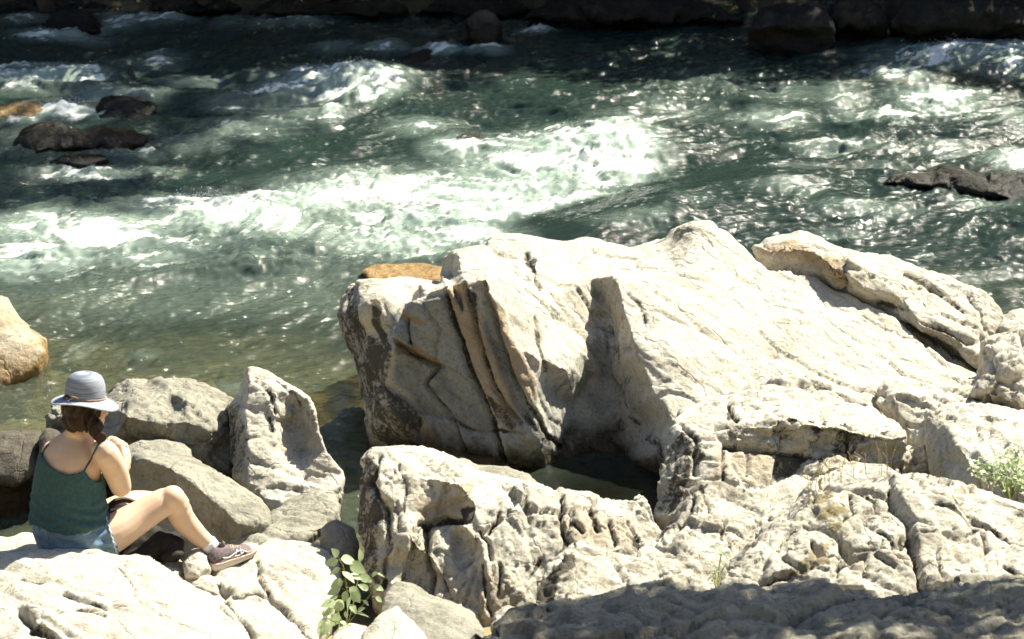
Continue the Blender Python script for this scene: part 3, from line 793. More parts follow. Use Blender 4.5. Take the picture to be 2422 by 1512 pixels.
FEAT_D = dict(dir=(-0.1, -0.75, 0.65),crust_shade=[(zx(4, [(400, 240), (510, 190), (550, 260), (520, 430), (580, 520), (600, 640), (560, 700), (540, 820), (560, 1060), (430, 960), (390, 620)]), 0.58, 14), (zx(4, [(2130, 690), (2330, 740), (2200, 840), (2120, 780)]), 0.6, 8), (zx(4, [(1050, 540), (1150, 540), (1130, 620), (1060, 640)]), 0.9, 5), (zx(4, [(760, 660), (880, 660), (850, 850), (890, 1000), (850, 1090), (690, 1030), (740, 830)]), 0.42, 8)],  # last two patches paint shade into the hollows
    ochre=[(zx(4, [(760, 460), (1060, 480), (1050, 620), (800, 620)]), 0.55, 12), (zx(4, [(1060, 370), (1140, 370), (1110, 520), (1040, 500)]), 0.6, 5), (zx(4, [(1640, 600), (1900, 560), (2200, 640), (2100, 800), (1750, 760)]), 0.45, 25), (zx(4, [(1000, 900), (1300, 950), (1450, 1100), (1150, 1200), (900, 1080)]), 0.4, 25)],  # first two patches tint the upper hollow with painted shade
    crack=[(zx(4, [(548, 220), (500, 380), (545, 470), (605, 560), (600, 800), (560, 1040)]), 7, 0.05), (zx(4, [(850, 640), (860, 760), (830, 860), (880, 960), (860, 1090)]), 7, 0.06), (zx(4, [(1680, 480), (1700, 690), (1760, 800)]), 5, 0.03), (zx(4, [(1880, 560), (1925, 670)]), 6, 0.035), (zx(4, [(1750, 610), (1810, 700)]), 5, 0.03), (zx(4, [(1450, 400), (1490, 620)]), 5, 0.02), (zx(4, [(1300, 490), (1285, 620), (1240, 700)]), 5, 0.025), (zx(4, [(1990, 620), (2040, 760)]), 5, 0.03),
           (zx(4, [(800, 640), (900, 630), (1040, 610)]), 6, 0.05), (zx(4, [(1180, 680), (1230, 760), (1240, 860)]), 5, 0.03), (zx(4, [(1190, 900), (1210, 1060), (1250, 1220)]), 5, 0.025), (zx(4, [(1300, 900), (1290, 1080)]), 5, 0.025), (zx(4, [(1560, 850), (1480, 980)]), 5, 0.02), (zx(4, [(680, 250), (720, 400), (700, 560)]), 4, 0.015), (zx(4, [(930, 960), (1000, 1100), (1040, 1190)]), 4, 0.02)],
    **{'raise': [(zx(4, [(760, 660), (870, 660), (850, 850), (880, 1000), (850, 1090), (690, 1030), (740, 830)]), -0.045, 5), (zx(4, [(1060, 380), (1140, 380), (1110, 520), (1060, 640), (860, 640), (800, 560), (1030, 480)]), -0.025, 6), (zx(4, [(1000, 680), (1090, 680), (1140, 860), (1060, 930), (1010, 820)]), -0.035, 6), (zx(4, [(1160, 700), (1210, 760), (1250, 1000), (1270, 1240), (1200, 1230), (1170, 950)]), 0.03, 4)]})
FEAT_E = dict(crust_shade=[(zx(4, [(1490, 1140), (1550, 1000), (1690, 850), (1750, 790), (1770, 900), (1660, 1000), (1640, 1130)]), 0.85, 8)], ochre=[(zx(5, [(0, 640), (120, 640), (140, 700), (60, 720)]), 0.6, 6)], crack=[(zx(5, [(340, 430), (400, 520), (420, 640)]), 5, 0.02), (zx(5, [(290, 480), (230, 640), (150, 760)]), 5, 0.03), (zx(5, [(500, 600), (480, 760)]), 5, 0.02)])
FEAT_F = dict(dir=(0.1, -0.6, 0.8), crack=[(zx(5, q), w, h) for q, w, h in [
    ([(1300, 450), (1340, 560), (1250, 640)], 5, .03), ([(1560, 430), (1600, 560), (1690, 660), (1700, 830)], 6, .045), ([(1640, 740), (1720, 830), (1770, 1070)], 6, .045), ([(1480, 850), (1590, 930)], 5, .04), ([(1240, 740), (1290, 850)], 7, .05), ([(1060, 770), (1085, 860), (1280, 870), (1400, 850)], 6, .045),
    ([(870, 900), (960, 950)], 6, .04), ([(1850, 860), (1895, 1040)], 4, .025), ([(1850, 560), (2000, 600), (2120, 690), (2040, 740)], 6, .035), ([(1960, 500), (2100, 640), (2250, 700), (2400, 800)], 5, .03), ([(2150, 700), (2180, 830)], 5, .025), ([(1400, 620), (1520, 700), (1640, 800)], 5, .03), ([(1200, 980), (1280, 900), (1390, 880)], 5, .03), ([(1400, 880), (1390, 1000)], 5, .03), ([(1000, 960), (900, 1010), (700, 1060)], 5, .03), ([(1340, 420), (1470, 480), (1500, 560)], 5, .03), ([(2300, 930), (2400, 1000)], 7, .03), ([(1180, 840), (1240, 920), (1220, 1010)], 5, .03)]],
    **{'raise': [(zx(5, [(1560, 300), (1680, 370), (1720, 500), (1860, 700), (2080, 1060), (1790, 1070), (1740, 860), (1700, 640), (1610, 520)]), 0.035, 4), (zx(5, [(1230, 740), (1300, 760), (1330, 850), (1270, 865)]), -0.05, 3), (zx(5, [(1060, 770), (1120, 800), (1140, 850), (1085, 855)]), -0.05, 3), (zx(5, [(1100, 890), (1390, 870), (1400, 1080), (1050, 1080), (980, 990)]), 0.03, 3), (zx(5, [(860, 880), (1000, 790), (1090, 870), (980, 990), (860, 1000)]), 0.03, 3), (zx(5, [(500, 960), (720, 800), (860, 880), (860, 1000), (640, 1080), (420, 1120)]), 0.025, 4)]})
FEAT_M = dict(crack=[(zx(1, [(1330, 160), (1420, 240), (1440, 330)]), 4, 0.02), (zx(1, [(1450, 160), (1540, 240), (1560, 300)]), 5, 0.02), (zx(1, [(1400, 350), (1420, 420)]), 7, 0.02)], crust_shade=[(zx(1, [(1180, 290), (1240, 230), (1290, 420), (1310, 560), (1290, 650), (1210, 660), (1190, 480)]), 0.45, 8), (zx(1, [(1540, 230), (1640, 330), (1650, 420), (1560, 300)]), 0.4, 8)])  # dark patches paint the shade of the left side and right edge
FEAT_K = dict(crack=[(zx(1, [(340, 1270), (460, 1320), (560, 1370)]), 5, 0.03), (zx(1, [(100, 1360), (160, 1450), (280, 1500)]), 9, 0.05), (zx(1, [(400, 1360), (480, 1380), (560, 1400)]), 4, 0.02), (zx(1, [(620, 1130), (680, 1180), (700, 1260)]), 4, 0.015), (zx(1, [(100, 1200), (220, 1220)]), 5, 0.02)], **{'raise': [(zx(1, [(100, 1370), (230, 1380), (420, 1512), (250, 1500), (150, 1460)]), -0.03, 6)]})
FEAT_K2 = dict(crack=[(zx(1, [(960, 1180), (1080, 1230), (1230, 1270), (1340, 1260), (1500, 1350)]), 5, 0.035), (zx(1, [(1140, 1200), (1200, 1330), (1320, 1480)]), 5, 0.035), (zx(1, [(1340, 1100), (1360, 1180), (1420, 1300), (1560, 1420), (1640, 1490)]), 5, 0.03), (zx(1, [(1000, 1270), (1150, 1390), (1320, 1510)]), 7, 0.04)])
# --- the great pale boulder with the dark slabbed front
A_OUT = [(868, 1075, 15.12), (864, 1000, 15.22), (850, 930, 15.34), (836, 860, 15.46), (815, 800, 15.58), (796, 745, 15.68), (806, 703, 15.78), (830, 672, 15.84),
         (870, 660, 15.80), (930, 660, 15.78), (985, 668, 15.80), (1036, 674, 15.84), (1040, 640, 16.24), (1046, 606, 16.34), (1072, 592, 16.20), (1148, 576, 16.3), (1162, 556, 16.4), (1215, 552, 16.45),
         (1280, 565, 16.45), (1330, 573, 16.45), (1382, 566, 16.5), (1440, 576, 16.45), (1500, 588, 16.4), (1560, 576, 16.4), (1590, 564, 16.4), (1602, 545, 16.42), (1640, 527, 16.45),
         (1682, 525, 16.45), (1722, 546, 16.42), (1762, 582, 16.36), (1800, 622, 16.26), (1816, 641, 16.22), (1862, 646, 16.26), (1930, 652, 16.3), (1975, 684, 16.22), (2010, 692, 16.22), (2065, 722, 16.15),
         (2115, 748, 16.1), (2165, 792, 15.98), (2235, 852, 15.82), (2315, 888, 15.76), (2330, 940, 15.5), (2240, 990, 15.1), (2120, 1030, 14.9), (1900, 1050, 14.8), (1720, 1070, 14.75), (1600, 1140, 14.66),
         (1540, 1150, 14.86), (1420, 1150, 14.98), (1300, 1140, 14.92), (1130, 1120, 14.92), (1000, 1085, 15.04)]
def on_plane(u, v, p0, n):
    d = ray(u, v); n = Vector(n); o = Vector((0, 0, CAM_H))
    return (u, v, (o + d * ((p0 - o).dot(n) / d.dot(n))).y)
FP0, FN = P(1060, 672, 15.22), (-0.40, -0.89, 0.21)
A_IN = [# dark nose on the left
        (845, 730, 15.46), (880, 720, 15.34), (905, 700, 15.42), (868, 790, 15.34), (900, 800, 15.26), (880, 870, 15.22), (915, 850, 15.14), (905, 930, 15.10), (932, 830, 15.10), (890, 1000, 15.08), (950, 1000, 15.0), (925, 760, 15.30),
        # slabbed front: one steep plane, its slabs come from the survey
        ] + [on_plane(u, v, FP0, FN) for u, v in ((960, 760), (1010, 690), (1060, 672), (1098, 664), (1150, 662), (1000, 860), (1060, 800), (1110, 760), (1170, 720), (1050, 950), (1110, 900), (1160, 840), (1215, 820), (1100, 1030), (1160, 980), (1210, 920), (1255, 930), (1200, 1060), (1270, 1030), (990, 960))] + [
        # sunlit shelf above the hollow
        (1180, 655, 15.30), (1250, 680, 15.44), (1330, 690, 15.60), (1400, 660, 15.80), (1425, 700, 15.78), (1240, 760, 15.18), (1330, 780, 15.36), (1390, 770, 15.56), (1285, 850, 15.00), (1345, 878, 15.10), (1375, 830, 15.30),
        # hollow
        (1315, 930, 15.12), (1355, 960, 15.22), (1395, 900, 15.34), (1405, 1000, 15.20), (1340, 1060, 15.06), (1400, 1090, 15.10), (1440, 780, 15.62), (1440, 900, 15.38), (1460, 1000, 15.18), (1470, 1090, 15.06),
        # left edge of the broad slab
        (1448, 652, 15.74), (1462, 672, 15.60), (1478, 740, 15.40), (1500, 810, 15.22), (1524, 870, 15.08), (1545, 930, 14.96), (1575, 960, 14.86), (1596, 1010, 14.76), (1590, 1080, 14.66), (1530, 1000, 15.02), (1540, 1080, 14.82),
        # broad slab
        (1520, 660, 15.78), (1600, 640, 15.98), (1680, 620, 16.10), (1640, 570, 16.22), (1560, 740, 15.46), (1650, 720, 15.66), (1750, 700, 15.88), (1850, 700, 16.02), (1600, 850, 15.12), (1700, 830, 15.30), (1800, 810, 15.50),
        (1900, 790, 15.68), (2000, 780, 15.86), (1650, 940, 14.95), (1760, 930, 15.08), (1900, 900, 15.30), (2030, 880, 15.48), (2150, 870, 15.66), (2080, 800, 15.9), (2200, 920, 15.5), (2050, 960, 15.2),
        # knoll behind
        (1090, 640, 15.86), (1085, 603, 15.98), (1070, 672, 15.72), (1150, 620, 16.1), (1250, 610, 16.14), (1240, 655, 15.80), (1270, 600, 16.2), (1350, 620, 16.14), (1450, 615, 16.2), (1540, 610, 16.2)]
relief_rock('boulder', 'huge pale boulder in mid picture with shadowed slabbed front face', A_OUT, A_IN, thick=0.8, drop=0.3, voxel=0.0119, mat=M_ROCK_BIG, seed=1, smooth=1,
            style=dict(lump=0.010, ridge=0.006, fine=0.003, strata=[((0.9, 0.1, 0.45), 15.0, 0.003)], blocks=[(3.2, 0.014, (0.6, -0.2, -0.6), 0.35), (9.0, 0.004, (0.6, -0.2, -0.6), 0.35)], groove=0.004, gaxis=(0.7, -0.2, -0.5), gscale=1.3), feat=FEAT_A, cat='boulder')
# --- long rounded boulder behind it on the right
boulder_B_out = [(1780, 585), (1830, 556), (1890, 549), (1940, 563), (1990, 590), (2040, 605), (2110, 604), (2180, 634), (2260, 660), (2320, 690), (2370, 738), (2386, 775), (2352, 820), (2330, 900), (2230, 870), (2160, 815), (2060, 745), (1960, 705), (1860, 670), (1800, 650)]
B_IN = [(1840, 585, 16.46), (1920, 590, 16.36), (1985, 640, 16.16), (2005, 615, 16.24), (1930, 650, 16.34), (1870, 630, 16.44), (2060, 650, 16.26), (2050, 690, 16.18), (2130, 700, 16.16), (2200, 700, 16.24), (2120, 640, 16.40), (2260, 720, 16.22), (2180, 770, 15.98), (2260, 800, 15.94), (2320, 760, 16.12), (2300, 840, 15.86), (2200, 660, 16.40), (2330, 720, 16.3)]
relief_rock('boulder', 'long rounded boulder with brown face behind the great slab', [(u, v, (16.72 - (v - 549) * 0.0022)) for u, v in boulder_B_out], B_IN, thick=0.6, drop=0.4, voxel=0.014,
            mat=M_ROCK_BIG, seed=2, smooth=2, style=dict(lump=0.025, ridge=0.010, blocks=[(3.0, 0.02, (0.8, 0, -0.5), 0.4), (10, 0.008, (0.8, 0, -0.5), 0.4)], groove=0.014, gaxis=(0.8, 0, -0.5)), feat=FEAT_B, cat='boulder')
# --- flat-topped block right of the pool, its front face dark and broken
C_OUT = [(1545, 1215, 13.95), (1552, 1150, 14.05), (1572, 1060, 14.28), (1592, 990, 14.44), (1622, 964, 14.62), (1720, 938, 14.72), (1800, 910, 14.86), (1905, 885, 15.02), (1990, 914, 14.98), (2075, 958, 14.84), (2130, 1000, 14.62), (2152, 1026, 14.46),
         (2140, 1080, 14.50), (2110, 1150, 14.36), (1950, 1190, 14.06), (1800, 1220, 13.95), (1640, 1240, 13.85)]
C_IN = [(1640, 992, 14.40), (1690, 1018, 14.30), (1640, 1050, 14.16), (1600, 1120, 14.05), (1715, 975, 14.50), (1735, 1012, 14.34), (1850, 1002, 14.34), (1960, 1010, 14.36), (2080, 1036, 14.38), (2138, 1034, 14.42), (1850, 950, 14.64), (1980, 965, 14.66), (2080, 995, 14.56),
        (1850, 1030, 14.40), (1960, 1045, 14.42), (2080, 1068, 14.45), (1740, 1040, 14.34), (1760, 1085, 14.22), (1700, 1100, 14.12), (1680, 1160, 14.02), (1820, 1090, 14.26), (1840, 1150, 14.16), (1920, 1110, 14.20), (1985, 1080, 14.36), (2010, 1130, 14.20), (1760, 1160, 14.02), (2080, 1110, 14.40), (1890, 1075, 14.36)]
relief_rock('boulder', 'flat-topped pale block with dark broken front beside the pool', C_OUT, C_IN, thick=0.4, drop=0.35, voxel=0.012, mat=M_ROCK, seed=3, smooth=1,
            style=dict(lump=0.012, ridge=0.010, fine=0.004, blocks=[(4.5, 0.016, (0.9, 0.1, -0.3), 0.6), (12.0, 0.007, (0.9, 0.1, -0.3), 0.6)], groove=0.012, gaxis=(0.9, 0.1, -0.3)), feat=FEAT_C, cat='boulder')
# --- ribbed rock in the middle foreground
D_OUT = [(852, 1083, 13.24), (886, 1064, 13.28), (932, 1060, 13.30), (977, 1068, 13.32), (1012, 1072, 13.34), (1053, 1083, 13.34), (1091, 1102, 13.30), (1118, 1121, 13.26), (1163, 1136, 13.24), (1220, 1144, 13.26), (1258, 1148, 13.26), (1296, 1163, 13.24), (1319, 1174, 13.22), (1365, 1172, 13.26), (1402, 1174, 13.28),
         (1429, 1186, 13.28), (1463, 1190, 13.30), (1505, 1182, 13.34), (1539, 1176, 13.38), (1552, 1224, 13.30), (1584, 1262, 13.22), (1560, 1320, 13.06), (1420, 1380, 12.86), (1280, 1440, 12.70), (1165, 1500, 12.58), (1030, 1480, 12.60), (930, 1440, 12.66), (880, 1390, 12.74), (862, 1340, 12.84), (850, 1281, 12.94), (840, 1224, 13.06), (846, 1150, 13.14)]
D_IN = [(890, 1090, 13.10), (900, 1160, 12.96), (880, 1240, 12.90), (890, 1330, 12.76), (930, 1100, 13.12), (960, 1200, 12.96), (1010, 1130, 13.10), (1010, 1235, 12.98), (965, 1260, 12.80), (1010, 1300, 12.80), (960, 1340, 12.80), (930, 1300, 12.76), (930, 1390, 12.68), (975, 1380, 12.78), (1085, 1140, 13.06), (1100, 1165, 12.98), (1085, 1200, 13.02), (1060, 1235, 13.00), (1100, 1250, 12.88),
        (1090, 1300, 12.88), (1130, 1200, 12.98), (1140, 1290, 12.84), (1130, 1380, 12.72), (1060, 1380, 12.74), (1200, 1200, 13.04), (1210, 1280, 12.90), (1200, 1380, 12.72), (1290, 1220, 13.04), (1290, 1290, 12.92), (1250, 1360, 12.80), (1370, 1230, 13.06), (1370, 1290, 12.96), (1450, 1240, 13.12), (1450, 1300, 12.98), (1520, 1230, 13.24), (1520, 1290, 13.10), (1120, 1450, 12.60), (1040, 1430, 12.66)]
relief_rock('boulder', 'ribbed cream rock in the centre foreground, leafy plant at its foot', D_OUT, D_IN, thick=0.45, drop=0.4, voxel=0.011, mat=M_ROCK, seed=4, smooth=2,
            style=dict(lump=0.018, ridge=0.010, fine=0.004, strata=[((0.95, 0.1, 0.25), 11.0, 0.012)], blocks=[(4.0, 0.018, (0.25, 0.2, 0.9), 0.4), (12.0, 0.007, (0.25, 0.2, 0.9), 0.45)], groove=0.016, gaxis=(0.25, 0.2, 0.9)), feat=FEAT_D, cat='boulder')
boulder('rock', 'low pale ledge peeping out behind the ribbed rock', [(1050, 1100), (1090, 1088), (1130, 1108), (1200, 1110), (1255, 1124), (1295, 1165), (1180, 1180), (1090, 1150)], 14.3, 13.9, 0.06, 0.3, 0.3, mat=M_ROCK_SMOOTH, seed=5, style=dict(lump=0.02))
# --- knobbly rock with the pointed crest, right of centre
E_OUT = [(1255, 1440, 12.16), (1268, 1385, 12.30), (1300, 1330, 12.44), (1334, 1300, 12.54), (1357, 1288, 12.60), (1410, 1292, 12.66), (1486, 1311, 12.70), (1545, 1295, 12.80), (1594, 1235, 12.98), (1635, 1172, 13.14), (1679, 1143, 13.24), (1708, 1147, 13.26), (1753, 1169, 13.24), (1844, 1202, 13.20), (1860, 1250, 13.06), (1800, 1330, 12.84), (1720, 1440, 12.40), (1600, 1450, 12.22), (1420, 1460, 12.10)]
E_IN = [(1330, 1340, 12.36), (1310, 1400, 12.22), (1380, 1330, 12.44), (1400, 1390, 12.26), (1480, 1350, 12.50), (1480, 1400, 12.32), (1560, 1330, 12.60), (1570, 1400, 12.40), (1620, 1260, 12.82), (1660, 1200, 13.00), (1640, 1320, 12.62), (1700, 1220, 12.98), (1700, 1300, 12.76), (1760, 1240, 12.98), (1680, 1380, 12.46), (1770, 1300, 12.86), (1560, 1300, 12.78)]
relief_rock('boulder', 'knobbly bright rock with pointed crest behind the shaded near rock', E_OUT, E_IN, thick=0.4, drop=0.35, voxel=0.0115, mat=M_ROCK_KNOB, seed=6, smooth=1,
            style=dict(lump=0.02, ridge=0.012, fine=0.005, blocks=[(5.0, 0.022, (0.35, 0.2, -0.9), 0.45), (15.0, 0.008, (0.35, 0.2, -0.9), 0.5)], groove=0.016, gaxis=(0.35, 0.2, -0.9), gscale=1.2), feat=FEAT_E, cat='boulder')
boulder('rock', 'small pointed pale rock wedged below the flat-topped block', [(1770, 1185), (1790, 1168), (1850, 1142), (1890, 1125), (1925, 1140), (1935, 1165), (1900, 1230), (1830, 1240)], 13.5, 13.15, 0.08, 0.25, 0.25, mat=M_ROCK, seed=7, style=dict(lump=0.02, facet=0.02))
# --- mossy rock filling the right foreground
F_OUT = [(1650, 1460, 12.05), (1668, 1415, 12.16), (1716, 1349, 12.34), (1789, 1290, 12.50), (1848, 1224, 12.68), (1903, 1180, 12.82), (1936, 1143, 12.92), (2010, 1110, 13.04), (2060, 1105, 13.06), (2113, 1108, 13.06), (2150, 1132, 13.02), (2186, 1128, 13.06), (2230, 1137, 13.08), (2322, 1158, 13.06), (2422, 1191, 13.0), (2560, 1230, 12.95), (2620, 1330, 12.6), (2560, 1460, 12.1), (2200, 1480, 11.95), (1900, 1490, 11.95)]
F_IN = [(1740, 1390, 12.16), (1800, 1340, 12.30), (1860, 1290, 12.44), (1900, 1240, 12.58), (1850, 1390, 12.14), (1960, 1190, 12.72), (1990, 1290, 12.44), (2000, 1380, 12.16), (2050, 1160, 12.84), (2080, 1240, 12.60), (2110, 1330, 12.34), (2110, 1400, 12.12), (2170, 1200, 12.80), (2180, 1300, 12.50), (2200, 1390, 12.2), (2280, 1220, 12.78), (2290, 1310, 12.50), (2300, 1400, 12.2), (2380, 1250, 12.72), (2400, 1340, 12.4), (2480, 1300, 12.6), (1940, 1340, 12.22)]
def moss_F(co, no):
    return co
ROCK_F = relief_rock('boulder', 'broad rugged white rock streaked with yellow moss, right foreground', F_OUT, F_IN, thick=0.5, drop=0.4, voxel=0.0115, mat=M_ROCK_MOSS, seed=8, smooth=1,
            style=dict(lump=0.03, ridge=0.014, fine=0.006, blocks=[(3.2, 0.030, (0.6, 0.2, -0.75), 0.4), (11.0, 0.008, (0.6, 0.2, -0.75), 0.4)], groove=0.018, gaxis=(0.6, 0.2, -0.75), gscale=1.1), feat=FEAT_F, cat='boulder')
def add_moss(o, lines, w):
    n = len(o.data.vertices); co = np.empty(n * 3); o.data.vertices.foreach_get('co', co); co = co.reshape(-1, 3) + np.array(o.location)
    m = np.zeros(n)
    for a, b, r in lines:
        a, b = np.array(P(*a)), np.array(P(*b)); ab = b - a
        t = np.clip(((co - a) @ ab) / (ab @ ab), 0, 1)
        d = np.linalg.norm(co - (a + t[:, None] * ab), axis=1)
        m = np.maximum(m, sstep(1.15, 0.35, d / r + 0.8 * fbm(co * 7, 4)))
    at = o.data.attributes.new('moss', 'FLOAT', 'POINT'); at.data.foreach_set('value', m.astype(np.float32))
add_moss(ROCK_F, [((1690, 1400, 12.1), (1760, 1320, 12.3), 0.04), ((1850, 1385, 12.14), (1930, 1320, 12.26), 0.05), ((1930, 1320, 12.26), (1980, 1220, 12.6), 0.06), ((1900, 1210, 12.6), (1990, 1195, 12.7), 0.07), ((1930, 1175, 12.8), (2070, 1115, 13.0), 0.04), ((1780, 1385, 12.1), (1860, 1380, 12.1), 0.05)], 0.05)
# --- rocks at the right edge
P3 = [(2072, 950), (2096, 908), (2121, 900), (2164, 894), (2240, 884), (2320, 905), (2300, 960), (2230, 1010), (2245, 1080), (2250, 1150), (2140, 1150), (2130, 1080), (2150, 1025), (2100, 985)]
relief_rock('rock', 'tan slab between the flat-topped block and the right-hand rocks', [(u, v, 15.35 - (v - 884) * 0.0034) for u, v in P3], [(2130, 930, 15.06), (2180, 940, 15.04), (2250, 930, 15.12), (2200, 990, 14.9), (2185, 1050, 14.7), (2190, 1110, 14.5), (2110, 950, 15.0)], 0.4, 0.4, mat=M_ROCK, seed=9, smooth=2, style=dict(lump=0.015, blocks=[(5.0, 0.02, (0.8, -0.2, -0.5), 0.4), (13, 0.008, (0.8, -0.2, -0.5), 0.4)], groove=0.012, gaxis=(0.8, -0.2, -0.5)))
boulder('rock', 'bright angular rock cut by the right picture edge, upper one', [(2330, 811), (2359, 796), (2422, 780), (2520, 770), (2560, 860), (2540, 980), (2422, 978), (2359, 958), (2320, 948), (2303, 930), (2312, 890)], 15.6, 15.0, 0.16, 0.4, 0.4, mat=M_ROCK, seed=10, smooth=1, style=dict(lump=0.03, ridge=0.012, blocks=[(4.0, 0.045, (0.5, 0, -0.8), 0.6), (12.0, 0.016, (0.5, 0, -0.8), 0.6)], groove=0.014), centre=(2400, 850))
boulder('rock', 'bright stones at the right edge behind the angular rock', [(2360, 775), (2372, 757), (2398, 742), (2440, 735), (2510, 760), (2500, 830), (2400, 830)], 16.3, 16.0, 0.1, 0.3, 0.4, mat=M_ROCK, seed=11, style=dict(lump=0.03, ridge=0.03))
P2 = [(2205, 992), (2223, 967), (2262, 952), (2310, 949), (2370, 962), (2422, 982), (2530, 1010), (2540, 1180), (2422, 1210), (2310, 1180), (2240, 1150), (2213, 1080), (2197, 1040)]
P2Y = [14.7, 14.8, 14.86, 14.86, 14.8, 14.76, 14.8, 14.1, 13.9, 14.0, 14.16, 14.4, 14.56]
relief_rock('rock', 'rounded white rock above the green shrub, shaded left flank', [(u, v, y) for (u, v), y in zip(P2, P2Y)], [(2235, 1000, 14.5), (2270, 1060, 14.22), (2300, 1110, 14.06), (2290, 1000, 14.5), (2350, 1010, 14.44), (2330, 1070, 14.2), (2400, 1050, 14.26), (2400, 1130, 14.0), (2460, 1080, 14.26)], 0.5, 0.4, mat=M_ROCK, seed=12, smooth=2,
            style=dict(lump=0.025, strata=[((0.9, -0.2, -0.3), 6, 0.022)], ridge=0.010, blocks=[(5.0, 0.022, (0.3, -0.5, -0.8), 0.4), (13, 0.010, (0.3, -0.5, -0.8), 0.4)], groove=0.014, gaxis=(0.3, -0.5, -0.8)))
# --- tilted slab and boulders behind the seated woman
M_OUT = [(589, 870, 14.74), (625, 881, 14.72), (657, 899, 14.68), (689, 920, 14.56), (729, 945, 14.48), (743, 976, 14.40), (752, 1022, 14.32), (770, 1067, 14.26), (815, 1121, 14.26), (806, 1149, 14.18), (770, 1185, 14.08), (720, 1215, 13.98), (648, 1220, 13.94), (612, 1170, 14.02), (584, 1140, 14.12), (550, 1130, 14.34), (543, 1063, 14.50), (538, 1008, 14.60), (536, 958, 14.70), (560, 931, 14.76), (571, 895, 14.78)]
M_IN = [(592, 905, 14.60), (580, 970, 14.46), (585, 1040, 14.30), (588, 1110, 14.16), (650, 930, 14.52), (690, 950, 14.55), (650, 990, 14.42), (690, 1010, 14.51), (710, 975, 14.55), (655, 1060, 14.29), (715, 1060, 14.41), (650, 1130, 14.12), (720, 1130, 14.16), (770, 1130, 14.2), (660, 1185, 13.98), (730, 1020, 14.46), (675, 1090, 14.26)]
relief_rock('boulder', 'tilted fin-shaped slab standing at the water behind the woman', M_OUT, M_IN, 0.28, 0.4, 0.011, mat=M_ROCK, seed=13, smooth=1, style=dict(lump=0.012, ridge=0.006, strata=[((0.35, -0.1, 0.9), 12, 0.008)], blocks=[(4.0, 0.009, (0.9, 0.1, -0.35), 0.4), (14.0, 0.004, (0.9, 0.1, -0.35), 0.4)], groove=0.008, gaxis=(0.9, 0.1, -0.35)), feat=FEAT_M, cat='boulder')
N1 = [(109, 985), (115, 956), (150, 945), (245, 940), (272, 920), (308, 902), (344, 906), (394, 900), (439, 902), (480, 918), (521, 933), (552, 948), (560, 1040), (556, 1140), (500, 1130), (440, 1110), (340, 1085), (250, 1070), (150, 1060), (112, 1020)]
relief_rock('boulder', 'lumpy boulder at the water directly behind the sun hat', [(u, v, 15.0 - (v - 900) * 0.0022) for u, v in N1],
            [(150, 985, 14.7), (260, 960, 14.62), (320, 930, 14.66), (350, 950, 14.56), (400, 925, 14.7), (440, 945, 14.56), (500, 960, 14.64), (300, 985, 14.36), (370, 1000, 14.34), (440, 995, 14.40), (500, 1020, 14.42), (260, 1035, 14.42), (340, 1050, 14.40), (420, 1065, 14.38), (490, 1090, 14.46), (200, 1020, 14.5), (410, 965, 14.6)],
            0.4, 0.4, 0.013, mat=M_ROCK_SMOOTH, seed=14, smooth=3, style=dict(lump=0.035, ridge=0.016, fine=0.006, blocks=[(6.0, 0.018, (0, 0, 1), 0.8), (15.0, 0.008, (0, 0, 1), 0.8)], groove=0.012, gaxis=(0.7, 0, -0.3)), cat='boulder')
G_OUT = [(285, 1100, 13.9), (299, 1078, 13.86), (335, 1062, 13.84), (390, 1071, 13.78), (453, 1090, 13.72), (498, 1117, 13.64), (544, 1140, 13.58), (589, 1171, 13.50), (634, 1212, 13.38), (640, 1240, 13.28), (580, 1300, 13.24), (470, 1330, 13.40), (360, 1300, 13.6), (290, 1220, 13.8)]
G_IN = [(335, 1085, 13.62), (400, 1105, 13.50), (450, 1140, 13.38), (510, 1190, 13.28), (560, 1235, 13.18), (420, 1085, 13.66), (500, 1140, 13.50), (570, 1190, 13.38), (320, 1130, 13.72), (380, 1160, 13.60), (440, 1210, 13.48), (500, 1260, 13.34), (370, 1230, 13.62), (430, 1270, 13.50)]
relief_rock('boulder', 'smooth grey boulder right behind the raised knee', G_OUT, G_IN, 0.4, 0.35, mat=M_ROCK_SMOOTH, seed=15, smooth=5, style=dict(lump=0.02, ridge=0.006, fine=0.003, blocks=[(5, 0.014, (0.8, 0, -0.5), 0.5), (14, 0.006, (0.8, 0, -0.5), 0.5)], groove=0.010, gaxis=(0.8, 0, -0.5)), cat='boulder')
boulder('rock', 'low rounded lump between the lumpy boulder and the grey one', [(285, 1060), (330, 1045), (390, 1040), (430, 1045), (452, 1065), (455, 1110), (380, 1120), (290, 1100)], 14.3, 14.05, 0.08, 0.2, 0.3, mat=M_ROCK_SMOOTH, seed=16, smooth=3, style=dict(lump=0.02))
boulder('rock', 'grey wedge of rock beneath the tilted slab', [(535, 1262), (600, 1235), (634, 1217), (707, 1185), (761, 1165), (793, 1178), (800, 1203), (780, 1250), (725, 1275), (640, 1310), (560, 1310)], 13.75, 13.1, 0.08, 0.3, 0.3, mat=M_ROCK_SMOOTH, seed=17, smooth=3, style=dict(lump=0.03, ridge=0.014, blocks=[(6, 0.016, (1, 0, 0.2), 0.5), (15, 0.007, (1, 0, 0.2), 0.5)], groove=0.012))
boulder('rock', 'small dark cobble in the shaded gap above the leafy plant', [(755, 1290), (762, 1250), (795, 1232), (835, 1250), (850, 1290), (840, 1340), (770, 1340)], 13.2, 12.98, 0.08, 0.15, 0.2, mat=M_ROCK_SMOOTH, seed=18, smooth=2, style=dict(lump=0.02))
